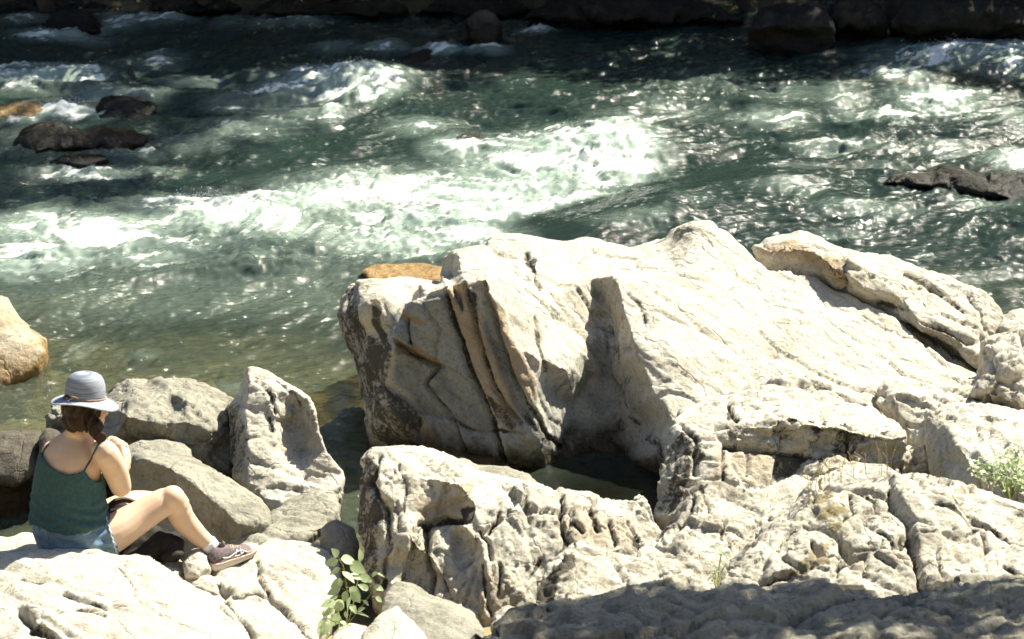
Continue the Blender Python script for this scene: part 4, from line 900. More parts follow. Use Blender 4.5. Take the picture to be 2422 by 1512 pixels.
boulder('rock', 'dark wet rock at the left edge beside her shoulder', [(-60, 1030), (0, 1022), (50, 1020), (92, 1024), (100, 1055), (92, 1120), (40, 1160), (-60, 1160)], 14.5, 14.2, 0.12, 0.3, 0.4, mat=M_ROCK_WET, seed=19, smooth=2, style=dict(lump=0.03))
boulder('rock', 'small brown stone in the shallows left of her shoulder', [(88, 1035), (105, 1015), (140, 1020), (150, 1060), (120, 1090), (92, 1070)], 14.4, 14.25, 0.06, 0.15, 0.25, mat=M_ROCK_WET, seed=20, style=dict(lump=0.02))
# --- foreground rocks on the left, the seat among them
SEAT = [(-120, 1300, 12.7), (-40, 1280, 12.75), (0, 1283, 12.75), (40, 1268, 12.8), (85, 1275, 12.78), (160, 1270, 12.85), (260, 1275, 12.9), (330, 1285, 12.85), (420, 1310, 12.75), (440, 1345, 12.62), (400, 1390, 12.4), (250, 1400, 12.2), (80, 1400, 12.2), (-120, 1400, 12.2)]
relief_rock('rock', 'pale flat rock the woman sits on', SEAT, [(0, 1330, 12.44), (100, 1330, 12.42), (200, 1335, 12.42), (300, 1335, 12.45), (380, 1345, 12.5)], 0.3, 0.4, 0.014, mat=M_ROCK, seed=21, smooth=2, style=dict(lump=0.012, ridge=0.008))
K_OUT = [(-160, 1330, 12.10), (0, 1313, 12.12), (82, 1311, 12.12), (159, 1311, 12.14), (217, 1316, 12.14), (258, 1326, 12.12), (285, 1328, 12.12), (313, 1320, 12.18), (349, 1325, 12.18), (385, 1348, 12.12), (421, 1371, 12.06), (457, 1402, 11.96), (521, 1448, 11.80), (592, 1504, 11.62), (640, 1560, 11.45), (600, 1640, 11.0), (300, 1660, 10.9), (-160, 1660, 10.9)]
K_IN = [(0, 1360, 11.92), (100, 1355, 11.94), (200, 1360, 11.92), (300, 1360, 11.96), (370, 1390, 11.86), (60, 1420, 11.66), (180, 1420, 11.66), (300, 1430, 11.64), (420, 1440, 11.66), (500, 1490, 11.52), (50, 1475, 11.46), (90, 1470, 11.40), (150, 1500, 11.36), (250, 1500, 11.4), (400, 1500, 11.46), (480, 1540, 11.3), (200, 1580, 11.1)]
relief_rock('boulder', 'sunlit cream rock across the bottom left corner', K_OUT, K_IN, 0.3, 0.5, 0.0115, mat=M_ROCK, seed=22, smooth=2, style=dict(lump=0.022, ridge=0.008, blocks=[(3.0, 0.014, (0.8, -0.5, -0.2), 0.4), (13.0, 0.004, (0.8, -0.5, -0.2), 0.4)], groove=0.008, gaxis=(0.8, -0.5, -0.2)), feat=FEAT_K, cat='boulder')
K2_OUT = [(418, 1362, 12.50), (440, 1350, 12.58), (480, 1352, 12.58), (500, 1345, 12.66), (560, 1330, 12.74), (600, 1305, 12.86), (634, 1282, 12.98), (707, 1287, 13.0), (761, 1298, 12.98), (800, 1320, 12.92), (812, 1360, 12.80), (780, 1430, 12.46), (752, 1490, 12.16), (770, 1560, 11.8), (600, 1620, 11.5), (520, 1520, 11.86), (450, 1420, 12.2)]
K2_IN = [(470, 1380, 12.40), (520, 1372, 12.48), (560, 1400, 12.34), (520, 1440, 12.14), (590, 1350, 12.62), (600, 1450, 12.12), (650, 1320, 12.78), (650, 1400, 12.40), (700, 1350, 12.66), (740, 1400, 12.46), (680, 1470, 12.08), (620, 1520, 11.84), (720, 1520, 11.84)]
relief_rock('boulder', 'cracked cream slab under the running shoe', K2_OUT, K2_IN, 0.3, 0.5, 0.0115, mat=M_ROCK, seed=23, smooth=1, style=dict(lump=0.010, ridge=0.008, blocks=[(4.0, 0.014, (0.4, -0.9, -0.2), 0.6), (14.0, 0.004, (0.4, -0.9, -0.2), 0.6)], groove=0.012, gaxis=(0.4, -0.9, -0.2)), feat=FEAT_K2, cat='boulder')
boulder('rock', 'knob of pale rock behind the heel of the shoe', [(430, 1330), (445, 1308), (470, 1300), (492, 1318), (500, 1345), (470, 1375), (435, 1370)], 12.66, 12.5, 0.05, 0.15, 0.2, voxel=0.009, mat=M_ROCK, seed=24, style=dict(lump=0.012, facet=0.01))
boulder('rock', 'pale boulder right of the leafy plant at the bottom edge', [(895, 1450), (905, 1415), (920, 1391), (947, 1388), (985, 1398), (1015, 1416), (1068, 1432), (1125, 1459), (1150, 1487), (1140, 1540), (1000, 1580), (900, 1560)], 12.15, 11.55, 0.08, 0.35, 0.3, mat=M_ROCK_SMOOTH, seed=25, style=dict(lump=0.025, strata=[((0.3, 0.4, 0.8), 8, 0.014)]))
boulder('rock', 'small white wedge of rock at the bottom edge', [(845, 1530), (858, 1499), (890, 1466), (935, 1443), (975, 1475), (1010, 1510), (1000, 1570), (860, 1580)], 11.8, 11.4, 0.06, 0.25, 0.3, mat=M_ROCK, seed=26, style=dict(lump=0.015))
boulder('rock', 'small rounded stone below the leafy plant', [(770, 1530), (786, 1503), (829, 1481), (866, 1492), (880, 1530), (820, 1580)], 11.75, 11.45, 0.06, 0.2, 0.3, mat=M_ROCK, seed=27, style=dict(lump=0.015))
boulder('rock', 'little knobbly stone tucked beside the shaded near rock', [(1160, 1490), (1170, 1456), (1195, 1443), (1228, 1445), (1240, 1470), (1220, 1510)], 12.1, 11.95, 0.05, 0.15, 0.25, voxel=0.009, mat=M_ROCK_KNOB, seed=28, style=dict(lump=0.012, pits=0.014))
J_OUT = [(1090, 1560, 10.4), (1128, 1508, 10.55), (1180, 1475, 10.70), (1228, 1444, 10.84), (1300, 1432, 10.92), (1400, 1415, 11.0), (1470, 1395, 11.06), (1532, 1391, 11.1), (1587, 1393, 11.1), (1661, 1415, 11.05), (1734, 1400, 11.1), (1810, 1402, 11.1), (1900, 1386, 11.16), (1969, 1374, 11.2), (1999, 1403, 11.1), (2102, 1405, 11.1), (2157, 1399, 11.12), (2241, 1381, 11.16), (2304, 1367, 11.2), (2422, 1368, 11.2), (2600, 1380, 11.2), (2640, 1560, 10.5), (2600, 1700, 10.0), (1800, 1720, 9.9), (1100, 1700, 9.95)]
J_IN = [(1250, 1490, 10.64), (1400, 1470, 10.74), (1550, 1450, 10.82), (1700, 1460, 10.80), (1850, 1440, 10.9), (2000, 1450, 10.86), (2150, 1445, 10.88), (2300, 1430, 10.92), (2450, 1430, 10.92), (1300, 1560, 10.34), (1600, 1540, 10.44), (1900, 1530, 10.48), (2200, 1520, 10.5), (2450, 1520, 10.5), (1970, 1410, 11.02), (2060, 1480, 10.66)]
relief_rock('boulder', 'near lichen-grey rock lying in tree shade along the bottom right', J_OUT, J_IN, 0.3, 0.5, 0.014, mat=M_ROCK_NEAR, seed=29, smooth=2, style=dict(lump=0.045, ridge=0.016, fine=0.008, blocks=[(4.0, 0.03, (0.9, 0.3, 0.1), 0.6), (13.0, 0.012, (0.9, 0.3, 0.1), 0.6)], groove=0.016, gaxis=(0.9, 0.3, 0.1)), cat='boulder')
# --- amber rock at the left edge
boulder('boulder', 'amber half-wet rock at the left edge of the shallows', [(-90, 690), (0, 703), (26, 745), (60, 782), (102, 803), (112, 832), (98, 868), (60, 905), (0, 940), (-90, 960)], 16.75, 16.1, 0.14, 0.4, 0.35, mat=M_ROCK_AMBER, seed=30, smooth=2, style=dict(lump=0.03, ridge=0.014, crack=0.01), cat='boulder', centre=(-10, 830))

# --- more of the same bank beyond the picture's sides
boulder('rock', 'pale boulder just beyond the right picture edge, below the shrub', [(2480, 1180), (2560, 1090), (2700, 1060), (2850, 1110), (2900, 1250), (2800, 1380), (2600, 1380), (2490, 1290)], 13.6, 12.9, 0.2, 0.5, 0.4, 0.02, mat=M_ROCK, seed=81, style=dict(lump=0.04, blocks=[(4, 0.03, (0.5, 0, -0.8), 0.5)]))
boulder('rock', 'large pale boulder beyond the right picture edge, nearest the camera', [(2560, 1420), (2680, 1340), (2900, 1330), (3050, 1450), (3050, 1700), (2800, 1780), (2580, 1650)], 11.9, 10.9, 0.2, 0.6, 0.5, 0.025, mat=M_ROCK, seed=82, style=dict(lump=0.05, blocks=[(4, 0.03, (0.5, 0, -0.8), 0.5)]))
boulder('rock', 'pale boulder beyond the right picture edge, at the water', [(2500, 900), (2560, 800), (2700, 770), (2860, 830), (2900, 960), (2780, 1060), (2580, 1040)], 15.6, 14.9, 0.2, 0.6, 0.5, 0.025, mat=M_ROCK, seed=83, style=dict(lump=0.05, blocks=[(4, 0.03, (0.5, 0, -0.8), 0.5)]))
boulder('rock', 'pale boulder beyond the left picture edge beside the seat', [(-420, 1300), (-340, 1180), (-220, 1150), (-110, 1220), (-90, 1360), (-200, 1480), (-380, 1450)], 13.2, 12.4, 0.2, 0.5, 0.4, 0.02, mat=M_ROCK, seed=84, style=dict(lump=0.04, blocks=[(4, 0.03, (0.5, 0, -0.8), 0.5)]))
# --- rocks standing in the river
RV = dict(lump=0.03, ridge=0.018, fine=0.005)
def river_rock(label, outline, bulge=0.12, thick=0.4, drop=0.35, mat=None, seed=40, lean=0.16, style=None, voxel=0.014, wl=None, **kw):
    v1 = max(p[1] for p in outline)
    yb = PZ(0, wl if wl else v1 - 4).y
    return boulder('river_rock', label, outline, yb + lean, yb, bulge, thick, drop, voxel, mat=mat or M_ROCK_WET, seed=seed, style=style or RV, smooth=2, **kw)
river_rock('dark two-humped rock breaking the surface on the left', [(34, 337), (49, 311), (75, 293), (126, 291), (162, 308), (201, 312), (246, 302), (279, 301), (311, 310), (350, 324), (340, 342), (298, 360), (227, 358), (130, 364), (65, 366)], mat=M_ROCK_WET, seed=41, lean=0.35, bulge=0.15)
river_rock('low dark rock just below the two-humped one', [(108, 388), (139, 373), (182, 364), (243, 364), (258, 376), (230, 398), (169, 400)], seed=42, mat=M_ROCK_DARK, bulge=0.1)
river_rock('orange-brown rounded rock at the left edge upstream', [(-60, 250), (0, 252), (32, 243), (65, 238), (94, 247), (118, 264), (100, 284), (60, 293), (0, 296), (-60, 296)], seed=43, mat=M_ROCK_AMBER, lean=0.3)
river_rock('blue-grey rock with water sliding over it, left', [(212, 280), (227, 252), (250, 229), (292, 225), (340, 232), (372, 250), (350, 280), (280, 296)], seed=44, mat=M_ROCK_DARK, lean=0.5, drop=0.3, bulge=0.08)
river_rock('blackish boulder near the far bank, upper left', [(102, 82), (107, 49), (136, 28), (182, 25), (211, 36), (235, 58), (240, 80), (170, 90)], seed=45, mat=M_ROCK_DARK, lean=0.3)
river_rock('upright brown rock standing near the far bank', [(1102, 49), (1115, 35), (1130, 26), (1153, 21), (1172, 33), (1191, 65), (1184, 104), (1153, 118), (1130, 114), (1109, 92)], seed=46, mat=M_ROCK_WET, lean=0.15)
river_rock('low brown rock left of the upright one', [(942, 152), (963, 125), (1001, 106), (1040, 109), (1030, 130), (1000, 152)], seed=47, mat=M_ROCK_WET, lean=0.5)
river_rock('long black rock at the right edge of the river', [(2088, 432), (2117, 411), (2207, 404), (2229, 391), (2267, 393), (2331, 415), (2361, 404), (2422, 408), (2500, 420), (2520, 500), (2422, 488), (2357, 474), (2244, 455), (2132, 442)], seed=48, mat=M_ROCK_DARK, lean=0.45, bulge=0.14, wl=470)
river_rock('small dark rock poking out of the white water', [(1052, 356), (1066, 338), (1081, 322), (1108, 311), (1140, 316), (1150, 334), (1120, 352), (1090, 362)], seed=49, mat=M_ROCK_DARK, lean=0.35)
river_rock('amber shelf of rock awash behind the great boulder', [(850, 642), (880, 630), (940, 624), (1000, 626), (1060, 636), (1060, 665), (950, 668), (870, 660)], seed=50, mat=M_ROCK_AMBER, lean=0.5, bulge=0.05, drop=0.4, wl=692, style=dict(lump=0.02, ridge=0.03))
def submerged(label, u, v, ru, rv, zt, seed):
    c = PZ(u, v); rx = ru / FD * 17.5; ry = (PZ(u, v - rv).y - PZ(u, v + rv).y) / 2
    bm = bmesh.new(); bmesh.ops.create_icosphere(bm, subdivisions=4, radius=1.0)
    V, F = bm_arrays(bm); V = np.array(V)
    V = V * (1 + 0.35 * fbm(V * 1.3, 3, off=seed * 3.3)[:, None]) * np.array([rx, ry, 0.20])
    V[:, 2] -= V[:, 2].max()
    V += np.array([c.x, c.y, zt - 0.03])
    o = mesh_obj('submerged_rock', V, F, M_BED, origin=(c.x, c.y, zt - 0.7))
    tag(o, label, 'rock')
for i, a in enumerate([('tawny rock under the shallows left of the sun hat', 200, 775, 95, 34, -0.10), ('brown sunken rock in mid shallows', 370, 735, 80, 18, -0.14), ('ochre sunken slab beside the great boulder', 700, 900, 90, 40, -0.10),
                       ('golden sunken stone behind the tilted slab', 640, 840, 120, 36, -0.16), ('sunken tawny stone by the left edge', 60, 975, 80, 40, -0.07), ('honey-coloured sunken stone left of the lumpy boulder', 330, 850, 80, 30, -0.12), ('sunken brown slab in the channel beside the tilted slab', 810, 900, 60, 60, -0.13), ('round sunken stone behind the lumpy boulder', 480, 860, 60, 22, -0.12), ('broad sunken tawny shelf near the left edge', 90, 900, 90, 30, -0.10), ('sunken amber stone between the two near boulders', 800, 1040, 40, 40, -0.09), ('small sunken brown stone in the open shallows', 560, 800, 60, 20, -0.16), ('sunken rock upstream glowing orange', 1070, 252, 60, 10, -0.05), ('sunken rock glowing ochre below the foam heap', 930, 285, 60, 14, -0.05)]):
    submerged(*a, seed=i + 2)
# ---------------------------------------------------------------- far bank: dark rocks, and the trees that shade them
def far_rock(label, outline, y, seed, mat=None, bulge=0.2, lean=0.3, style=None):
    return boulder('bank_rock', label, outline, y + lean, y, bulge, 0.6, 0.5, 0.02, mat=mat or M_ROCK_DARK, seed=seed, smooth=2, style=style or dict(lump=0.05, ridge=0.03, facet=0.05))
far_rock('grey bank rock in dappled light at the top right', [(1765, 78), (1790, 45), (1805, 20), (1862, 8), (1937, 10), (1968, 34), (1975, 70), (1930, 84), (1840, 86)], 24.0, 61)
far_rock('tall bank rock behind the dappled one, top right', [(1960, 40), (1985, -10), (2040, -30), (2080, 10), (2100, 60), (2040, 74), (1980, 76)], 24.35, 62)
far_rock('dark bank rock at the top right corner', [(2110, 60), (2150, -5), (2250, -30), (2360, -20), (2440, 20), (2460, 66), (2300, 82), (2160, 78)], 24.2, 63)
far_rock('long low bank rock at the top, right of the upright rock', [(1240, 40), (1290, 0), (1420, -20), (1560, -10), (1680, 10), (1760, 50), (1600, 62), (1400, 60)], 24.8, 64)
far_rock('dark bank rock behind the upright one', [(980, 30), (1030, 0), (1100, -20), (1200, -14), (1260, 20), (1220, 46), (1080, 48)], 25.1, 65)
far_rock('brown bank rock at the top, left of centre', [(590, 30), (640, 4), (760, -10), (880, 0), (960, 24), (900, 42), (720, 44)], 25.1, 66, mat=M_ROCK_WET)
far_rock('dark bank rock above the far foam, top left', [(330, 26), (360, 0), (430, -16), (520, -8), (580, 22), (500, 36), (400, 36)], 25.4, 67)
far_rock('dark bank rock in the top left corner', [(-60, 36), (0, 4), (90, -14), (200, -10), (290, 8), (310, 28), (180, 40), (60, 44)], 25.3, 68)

def leaf_material(name, a, b_, trans=0.25):
    m, nt, b = new_mat(name)
    tc = N(nt, 'ShaderNodeTexCoord')
    n = N(nt, 'ShaderNodeTexNoise', i_Scale=2.3, i_Detail=5.0); L(nt, tc.outputs['Object'], n.inputs['Vector'])
    c = ramp(nt, n.outputs[0], [(0.3, a), (0.7, b_)])
    L(nt, c, b.inputs['Base Color'])
    b.inputs['Roughness'].default_value = 0.5
    out = nt.nodes['Material Output']
    t = N(nt, 'ShaderNodeBsdfTranslucent'); L(nt, c, t.inputs['Color'])
    mx = N(nt, 'ShaderNodeMixShader'); mx.inputs[0].default_value = trans
    L(nt, b.outputs[0], mx.inputs[1]); L(nt, t.outputs[0], mx.inputs[2]); L(nt, mx.outputs[0], out.inputs['Surface'])
    return m
M_LEAF = leaf_material('tree_leaf', (0.03, 0.055, 0.014), (0.065, 0.10, 0.028))
M_BARK = plain('bark', (0.07, 0.055, 0.04), rough=0.9, bump=0.8, scale=40, var=0.4)
def tube(path, radii, sides=8, cap=True):
    path = [Vector(p) for p in path]
    V, F = [], []
    up0 = Vector((0, 0, 1))
    for i, p in enumerate(path):
        t = (path[min(i + 1, len(path) - 1)] - path[max(i - 1, 0)]).normalized()
        ref = up0 if abs(t.z) < 0.9 else Vector((1, 0, 0))
        x = t.cross(ref).normalized(); y = t.cross(x).normalized()
        for k in range(sides):
            a = 2 * math.pi * k / sides
            V.append(p + radii[i] * (math.cos(a) * x + math.sin(a) * y))
    for i in range(len(path) - 1):
        for k in range(sides):
            k2 = (k + 1) % sides
            F.append([i * sides + k, i * sides + k2, (i + 1) * sides + k2, (i + 1) * sides + k])
    if cap:
        F.append(list(range(sides)))
        F.append([(len(path) - 1) * sides + k for k in range(sides)][::-1])
    return V, F
def join(parts):
    V, F = [], []
    for v, f in parts:
        o = len(V); V += [tuple(p) for p in v]; F += [[i + o for i in q] for q in f]
    return V, F
def leaves_mesh(rng, clumps, per, size, spread):
    """clumps: list of (centre, radius); a leaf is a bent two-faced blade"""
    Q = []
    for c, r in clumps:
        n = int(per * r * r)
        d = rng.normal(size=(n, 3)); d /= np.linalg.norm(d, axis=1)[:, None]
        Q.append(np.array(c) + d * (r * rng.uniform(0.25, 1.0, (n, 1)) ** 0.6) * np.array([1, 1, 0.7]))
    q = np.concatenate(Q); n = len(q)
    a = rng.normal(size=(n, 3)); a[:, 2] *= 0.5; a /= np.linalg.norm(a, axis=1)[:, None]
    b = np.cross(a, rng.normal(size=(n, 3))); b /= np.linalg.norm(b, axis=1)[:, None] + 1e-9
    s = size * rng.uniform(0.6, 1.3, (n, 1))
    V = np.stack([q - a * s, q + b * s * 0.45, q + a * s, q - b * s * 0.45], 1).reshape(-1, 3)
    o = np.arange(n)[:, None] * 4
    F = np.concatenate([o + np.array([[0, 1, 2]]), o + np.array([[0, 2, 3]])])
    return V, F
def make_tree(label, base, height, crown, clumps_n, seed, leaf=0.085, per=420, lean=(0, 0), group=None, clumps=None, name='tree', lo=0.36):
    rng = np.random.RandomState(seed)
    t = empty(name, base, label, 'tree', group)
    B = Vector(base)
    top = Vector((lean[0], lean[1], height * 0.92))
    path = [Vector((0, 0, -0.4))] + [top * f + Vector((rng.normal() * 0.12, rng.normal() * 0.12, 0)) * (f > 0) for f in (0.0, 0.2, 0.4, 0.6, 0.8, 1.0)]
    r0 = 0.022 * height + 0.03 if lo < 0.5 else 0.09
    parts = [tube(path, [r0 * 1.3, r0, r0 * .85, r0 * .7, r0 * .52, r0 * .32, r0 * .12], 9)]
    if clumps is None:
        clumps = []
        for k in range(clumps_n):
            h = rng.uniform(lo, 1.0)
            rad = crown * (1.05 - 0.75 * abs(h - (0.55 if lo < 0.5 else 0.88))) * rng.uniform(0.35, 1.0)
            a = rng.uniform(0, 2 * math.pi)
            c = top * h + Vector((rad * math.cos(a), rad * math.sin(a), rng.normal() * 0.2))
            clumps.append((c, rng.uniform(0.35, 0.75) * crown * 0.42))
    for c, r in clumps:
        c = Vector(c)
        s = min(max(c.z / height - 0.12, 0.15), 0.95)
        st = top * s
        parts.append(tube([st, st.lerp(c, 0.5) + Vector((0, 0, 0.12)), c], [r0 * 0.32, r0 * 0.2, r0 * 0.07], 5))
    V, F = join(parts)
    mesh_obj('trunk', V, F, M_BARK, t)
    V, F = leaves_mesh(rng, clumps, per, leaf, 1)
    mesh_obj('crown', V, F, M_LEAF, t, smooth=False)
    return t
FT = 'trees on the far bank that shade the river edge'
_far = [(-7.0, 26.8, 4.6, 1.7), (-4.8, 27.2, 5.0, 1.9), (-2.8, 26.7, 4.6, 1.8), (-0.8, 27.1, 5.0, 1.9), (1.2, 26.7, 4.6, 1.8), (3.2, 27.2, 5.0, 1.9), (5.2, 27.0, 4.4, 1.8), (7.4, 28.2, 4.2, 1.6), (9.4, 28.4, 4.2, 1.6), (11.4, 28.2, 4.0, 1.6),
        (-5.5, 29.6, 7.0, 2.3), (-2.2, 30.0, 7.4, 2.4), (1.0, 29.6, 7.0, 2.3), (4.2, 30.2, 7.4, 2.4), (7.4, 29.6, 6.8, 2.3), (10.6, 30.0, 7.0, 2.3)]
for i, (x, y, h, c) in enumerate(_far):
    z = float(bed_height(np.array([x]), np.array([y]))[0])
    make_tree('leafy tree standing on the shaded far bank, hidden above the picture edge', (x, y, z), h, c, 30, 100 + i, group=FT, per=520)
for i, (x, y, h, c) in enumerate([(3.4, 28.6, 12.6, 2.2), (5.2, 29.4, 13.6, 2.2), (1.6, 28.2, 12.0, 1.9)]):
    z = float(bed_height(np.array([x]), np.array([y]))[0])
    make_tree('tall bare-stemmed tree rising above the far bank', (x, y, z), h, c, 22, 140 + i, group='tall trees on the far bank', lo=0.80, per=330)

# unseen bushes added to keep sky light off the far bank
_rb = np.random.RandomState(31)
for i, x in enumerate(np.arange(-6.6, 8.2, 1.25)):
    y = 25.3 + _rb.uniform(-0.2, 0.3)
    z = float(bed_height(np.array([x]), np.array([y]))[0])
    cl = [(Vector((_rb.uniform(-.7, .7), _rb.uniform(-1.1, .5), _rb.uniform(1.0, 2.3) - z)), _rb.uniform(.34, .5)) for k in range(11)]
    make_tree('unseen foliage added above the far river edge to block sky light', (float(x), y, z), 2.2, 1.0, 0, 200 + i, clumps=cl, per=700, leaf=0.06, group='unseen bushes added to darken the far bank', name='shade_bush')
# ---------------------------------------------------------------- the woman on the rock
M_SKIN, _nt, _b = new_mat('skin')
_b.inputs['Base Color'].default_value = (0.60, 0.415, 0.295, 1)
_b.inputs['Roughness'].default_value = 0.55
_b.inputs['Specular IOR Level'].default_value = 0.3
_b.inputs['Subsurface Weight'].default_value = 0.12
_b.inputs['Subsurface Radius'].default_value = (0.012, 0.005, 0.003)
_tc = N(_nt, 'ShaderNodeTexCoord'); _n = N(_nt, 'ShaderNodeTexNoise', i_Scale=14.0, i_Detail=5.0); L(_nt, _tc.outputs['Object'], _n.inputs['Vector'])
L(_nt, ramp(_nt, _n.outputs[0], [(0.3, (0.57, 0.38, 0.265)), (0.7, (0.64, 0.455, 0.33))]), _b.inputs['Base Color'])
def cloth(name, a, b_, scale, stretch=(1, 1, 1), rough=0.85, bump=0.3):
    m, nt, b = new_mat(name)
    tc = N(nt, 'ShaderNodeTexCoord')
    mp = N(nt, 'ShaderNodeMapping'); mp.inputs['Scale'].default_value = stretch; L(nt, tc.outputs['Object'], mp.inputs['Vector'])
    n = N(nt, 'ShaderNodeTexNoise', i_Scale=scale, i_Detail=6.0, i_Roughness=0.65); L(nt, mp.outputs[0], n.inputs['Vector'])
    L(nt, ramp(nt, n.outputs[0], [(0.35, a), (0.66, b_)]), b.inputs['Base Color'])
    b.inputs['Roughness'].default_value = rough; b.inputs['Specular IOR Level'].default_value = 0.15
    bp = N(nt, 'ShaderNodeBump', i_Strength=bump, i_Distance=0.004); L(nt, n.outputs[0], bp.inputs['Height']); L(nt, bp.outputs[0], b.inputs['Normal'])
    return m
M_TOP = cloth('teal_jersey', (0.032, 0.071, 0.075), (0.050, 0.102, 0.104), 60)
M_DENIM = cloth('washed_denim', (0.075, 0.135, 0.20), (0.19, 0.27, 0.345), 16, (1, 1, 2.0))
M_FRAY = plain('denim_fray', (0.55, 0.58, 0.56), 0.9)
M_HAIR = cloth('brown_hair', (0.018, 0.011, 0.007), (0.055, 0.032, 0.020), 30, (3, 3, 0.5), rough=0.45, bump=0.5)
M_HAT = cloth('striped_straw', (0.13, 0.155, 0.21), (0.38, 0.395, 0.43), 16, (0.35, 0.35, 14.0), rough=0.8, bump=0.4)
M_BAND = plain('tan_cord', (0.32, 0.20, 0.13), 0.8)
M_GLASS = plain('dark_lens', (0.02, 0.012, 0.008), 0.15, 0.5)
M_SOCK = plain('white_sock', (0.75, 0.74, 0.74), 0.9, bump=0.4, scale=300)
M_SHOE = cloth('mauve_mesh_fabric', (0.085, 0.065, 0.068), (0.19, 0.15, 0.15), 90, rough=0.8)
M_SHOEP = plain('toe_mesh_fabric', (0.30, 0.24, 0.23), 0.8, bump=0.3, scale=300)
M_SOLE = plain('sole_foam', (0.55, 0.50, 0.42), 0.7)
M_CORAL = plain('coral_trim', (0.48, 0.27, 0.20), 0.7)
M_STRIPE = plain('silver_stripe', (0.62, 0.60, 0.58), 0.5)
M_BAG = cloth('dark_bag_fabric', (0.012, 0.010, 0.008), (0.028, 0.023, 0.019), 40, rough=0.7)
M_BAGT = plain('grey_webbing', (0.32, 0.31, 0.29), 0.8)

def loft(rings, cap=True):
    n = len(rings[0]); V, F = [], []
    for r in rings: V += [Vector(p) for p in r]
    for i in range(len(rings) - 1):
        for k in range(n):
            k2 = (k + 1) % n
            F.append([i * n + k, i * n + k2, (i + 1) * n + k2, (i + 1) * n + k])
    if cap:
        F.append(list(range(n))[::-1]); F.append([(len(rings) - 1) * n + k for k in range(n)])
    return V, F
def ball(c, rx, ry=None, rz=None, rot=None, sub=3):
    bm = bmesh.new(); bmesh.ops.create_icosphere(bm, subdivisions=sub, radius=1.0)
    V, F = bm_arrays(bm)
    ry = ry or rx; rz = rz or rx
    out = []
    for v in V:
        w = Vector((v[0] * rx, v[1] * ry, v[2] * rz))
        if rot is not None: w = rot @ w
        out.append(Vector(c) + w)
    return out, F
def limb(pts, radii, sides=14, steps=5):
    """smooth tapered limb through joints (Catmull-Rom)"""
    pts = [Vector(p) for p in pts]
    Q, R = [], []
    for i in range(len(pts) - 1):
        p0, p1, p2, p3 = pts[max(i - 1, 0)], pts[i], pts[i + 1], pts[min(i + 2, len(pts) - 1)]
        for k in range(steps):
            t = k / steps
            Q.append(0.5 * ((2 * p1) + (p2 - p0) * t + (2 * p0 - 5 * p1 + 4 * p2 - p3) * t * t + (3 * p1 - p0 - 3 * p2 + p3) * t ** 3))
            R.append(radii[i] + (radii[i + 1] - radii[i]) * t)
    Q.append(pts[-1]); R.append(radii[-1])
    return tube(Q, R, sides)

RD = Vector((0.88, -0.47, 0)).normalized()       # across the shoulders
FDIR = Vector((0.47, 0.88, 0)).normalized()      # the way she faces
# torso rows: v, left edge u, right edge u, depth Y of the spine axis, half depth
TORSO = [(1322, 112, 255, 12.46, .115), (1296, 92, 268, 12.45, .135), (1265, 80, 270, 12.45, .142), (1235, 78, 254, 12.45, .130), (1205, 79, 246, 12.46, .120), (1175, 81, 244, 12.47, .116), (1145, 85, 243, 12.48, .116),
         (1112, 90, 240, 12.48, .112), (1085, 96, 240, 12.48, .104), (1062, 104, 236, 12.49, .088), (1043, 124, 228, 12.50, .070), (1028, 147, 219, 12.51, .056), (1012, 160, 214, 12.52, .050), (990, 166, 216, 12.53, .048)]
def torso_ring(v, l, r, Y, b, grow=0.0, n=28):
    c = P((l + r) / 2, v, Y)
    hw = (r - l) / 2 / 515.0
    a = math.sqrt(max(hw * hw - (0.47 * b) ** 2, 0.0009)) / 0.88 + grow
    b = b + grow
    out = []
    for k in range(n):
        t = 2 * math.pi * k / n
        x, y = math.cos(t), math.sin(t)
        e = 0.86                                   # slightly squared-off section
        out.append(c + RD * (a * math.copysign(abs(x) ** e, x)) + FDIR * (b * math.copysign(abs(y) ** e, y)))
    return out
def torso_rows(fine):
    arr = np.array(TORSO)
    v = np.linspace(arr[0, 0], arr[-1, 0], fine)
    return [(vv, *[float(np.interp(-vv, -arr[:, 0], arr[:, k])) for k in range(1, 5)]) for vv in v]
HEAD = P(203, 962, 12.50)
FACE = Vector((0.80, 0.56, -0.14)).normalized()
UPH = Vector((0.02, 0.20, 0.97)); UPH = (UPH - FACE * UPH.dot(FACE)).normalized()
SIDE = FACE.cross(UPH)                            # her right
def hp(f, s, u): return HEAD + FACE * f + SIDE * s + UPH * u
SR, ER = P(250, 1072, 12.38), P(286, 1152, 12.50)
shells = [loft([torso_ring(*t) for t in TORSO])]
shells += [ball(P(246, 1070, 12.39), .058), ball(P(126, 1070, 12.60), .056)]
shells += [limb([P(236, 1064, 12.42), SR, P(272, 1112, 12.43), ER, P(276, 1126, 12.64), P(245, 1100, 12.74)], [.048, .060, .060, .049, .043, .028])]
shells += [limb([P(134, 1066, 12.58), P(130, 1078, 12.66), P(150, 1110, 12.74), P(190, 1128, 12.84), P(228, 1080, 12.74), P(266, 1042, 12.62)], [.046, .055, .050, .042, .036, .026])]
# right leg (near), left leg (behind)
KNEE = P(404, 1184, 12.60); ANK = P(501, 1296, 12.70)
shells += [limb([P(195, 1283, 12.42), P(259, 1266, 12.44), P(325, 1226, 12.52), KNEE, P(432, 1228, 12.66), P(468, 1266, 12.69), ANK, P(512, 1322, 12.70)], [.10, .094, .079, .064, .061, .047, .037, .040], 16)]
shells += [ball(P(408, 1178, 12.58), .060)]
shells += [limb([P(130, 1270, 12.62), P(220, 1240, 12.74), P(305, 1198, 12.86), P(368, 1192, 13.02), P(396, 1198, 13.14), P(412, 1204, 13.26)], [.10, .088, .073, .058, .050, .036], 14)]
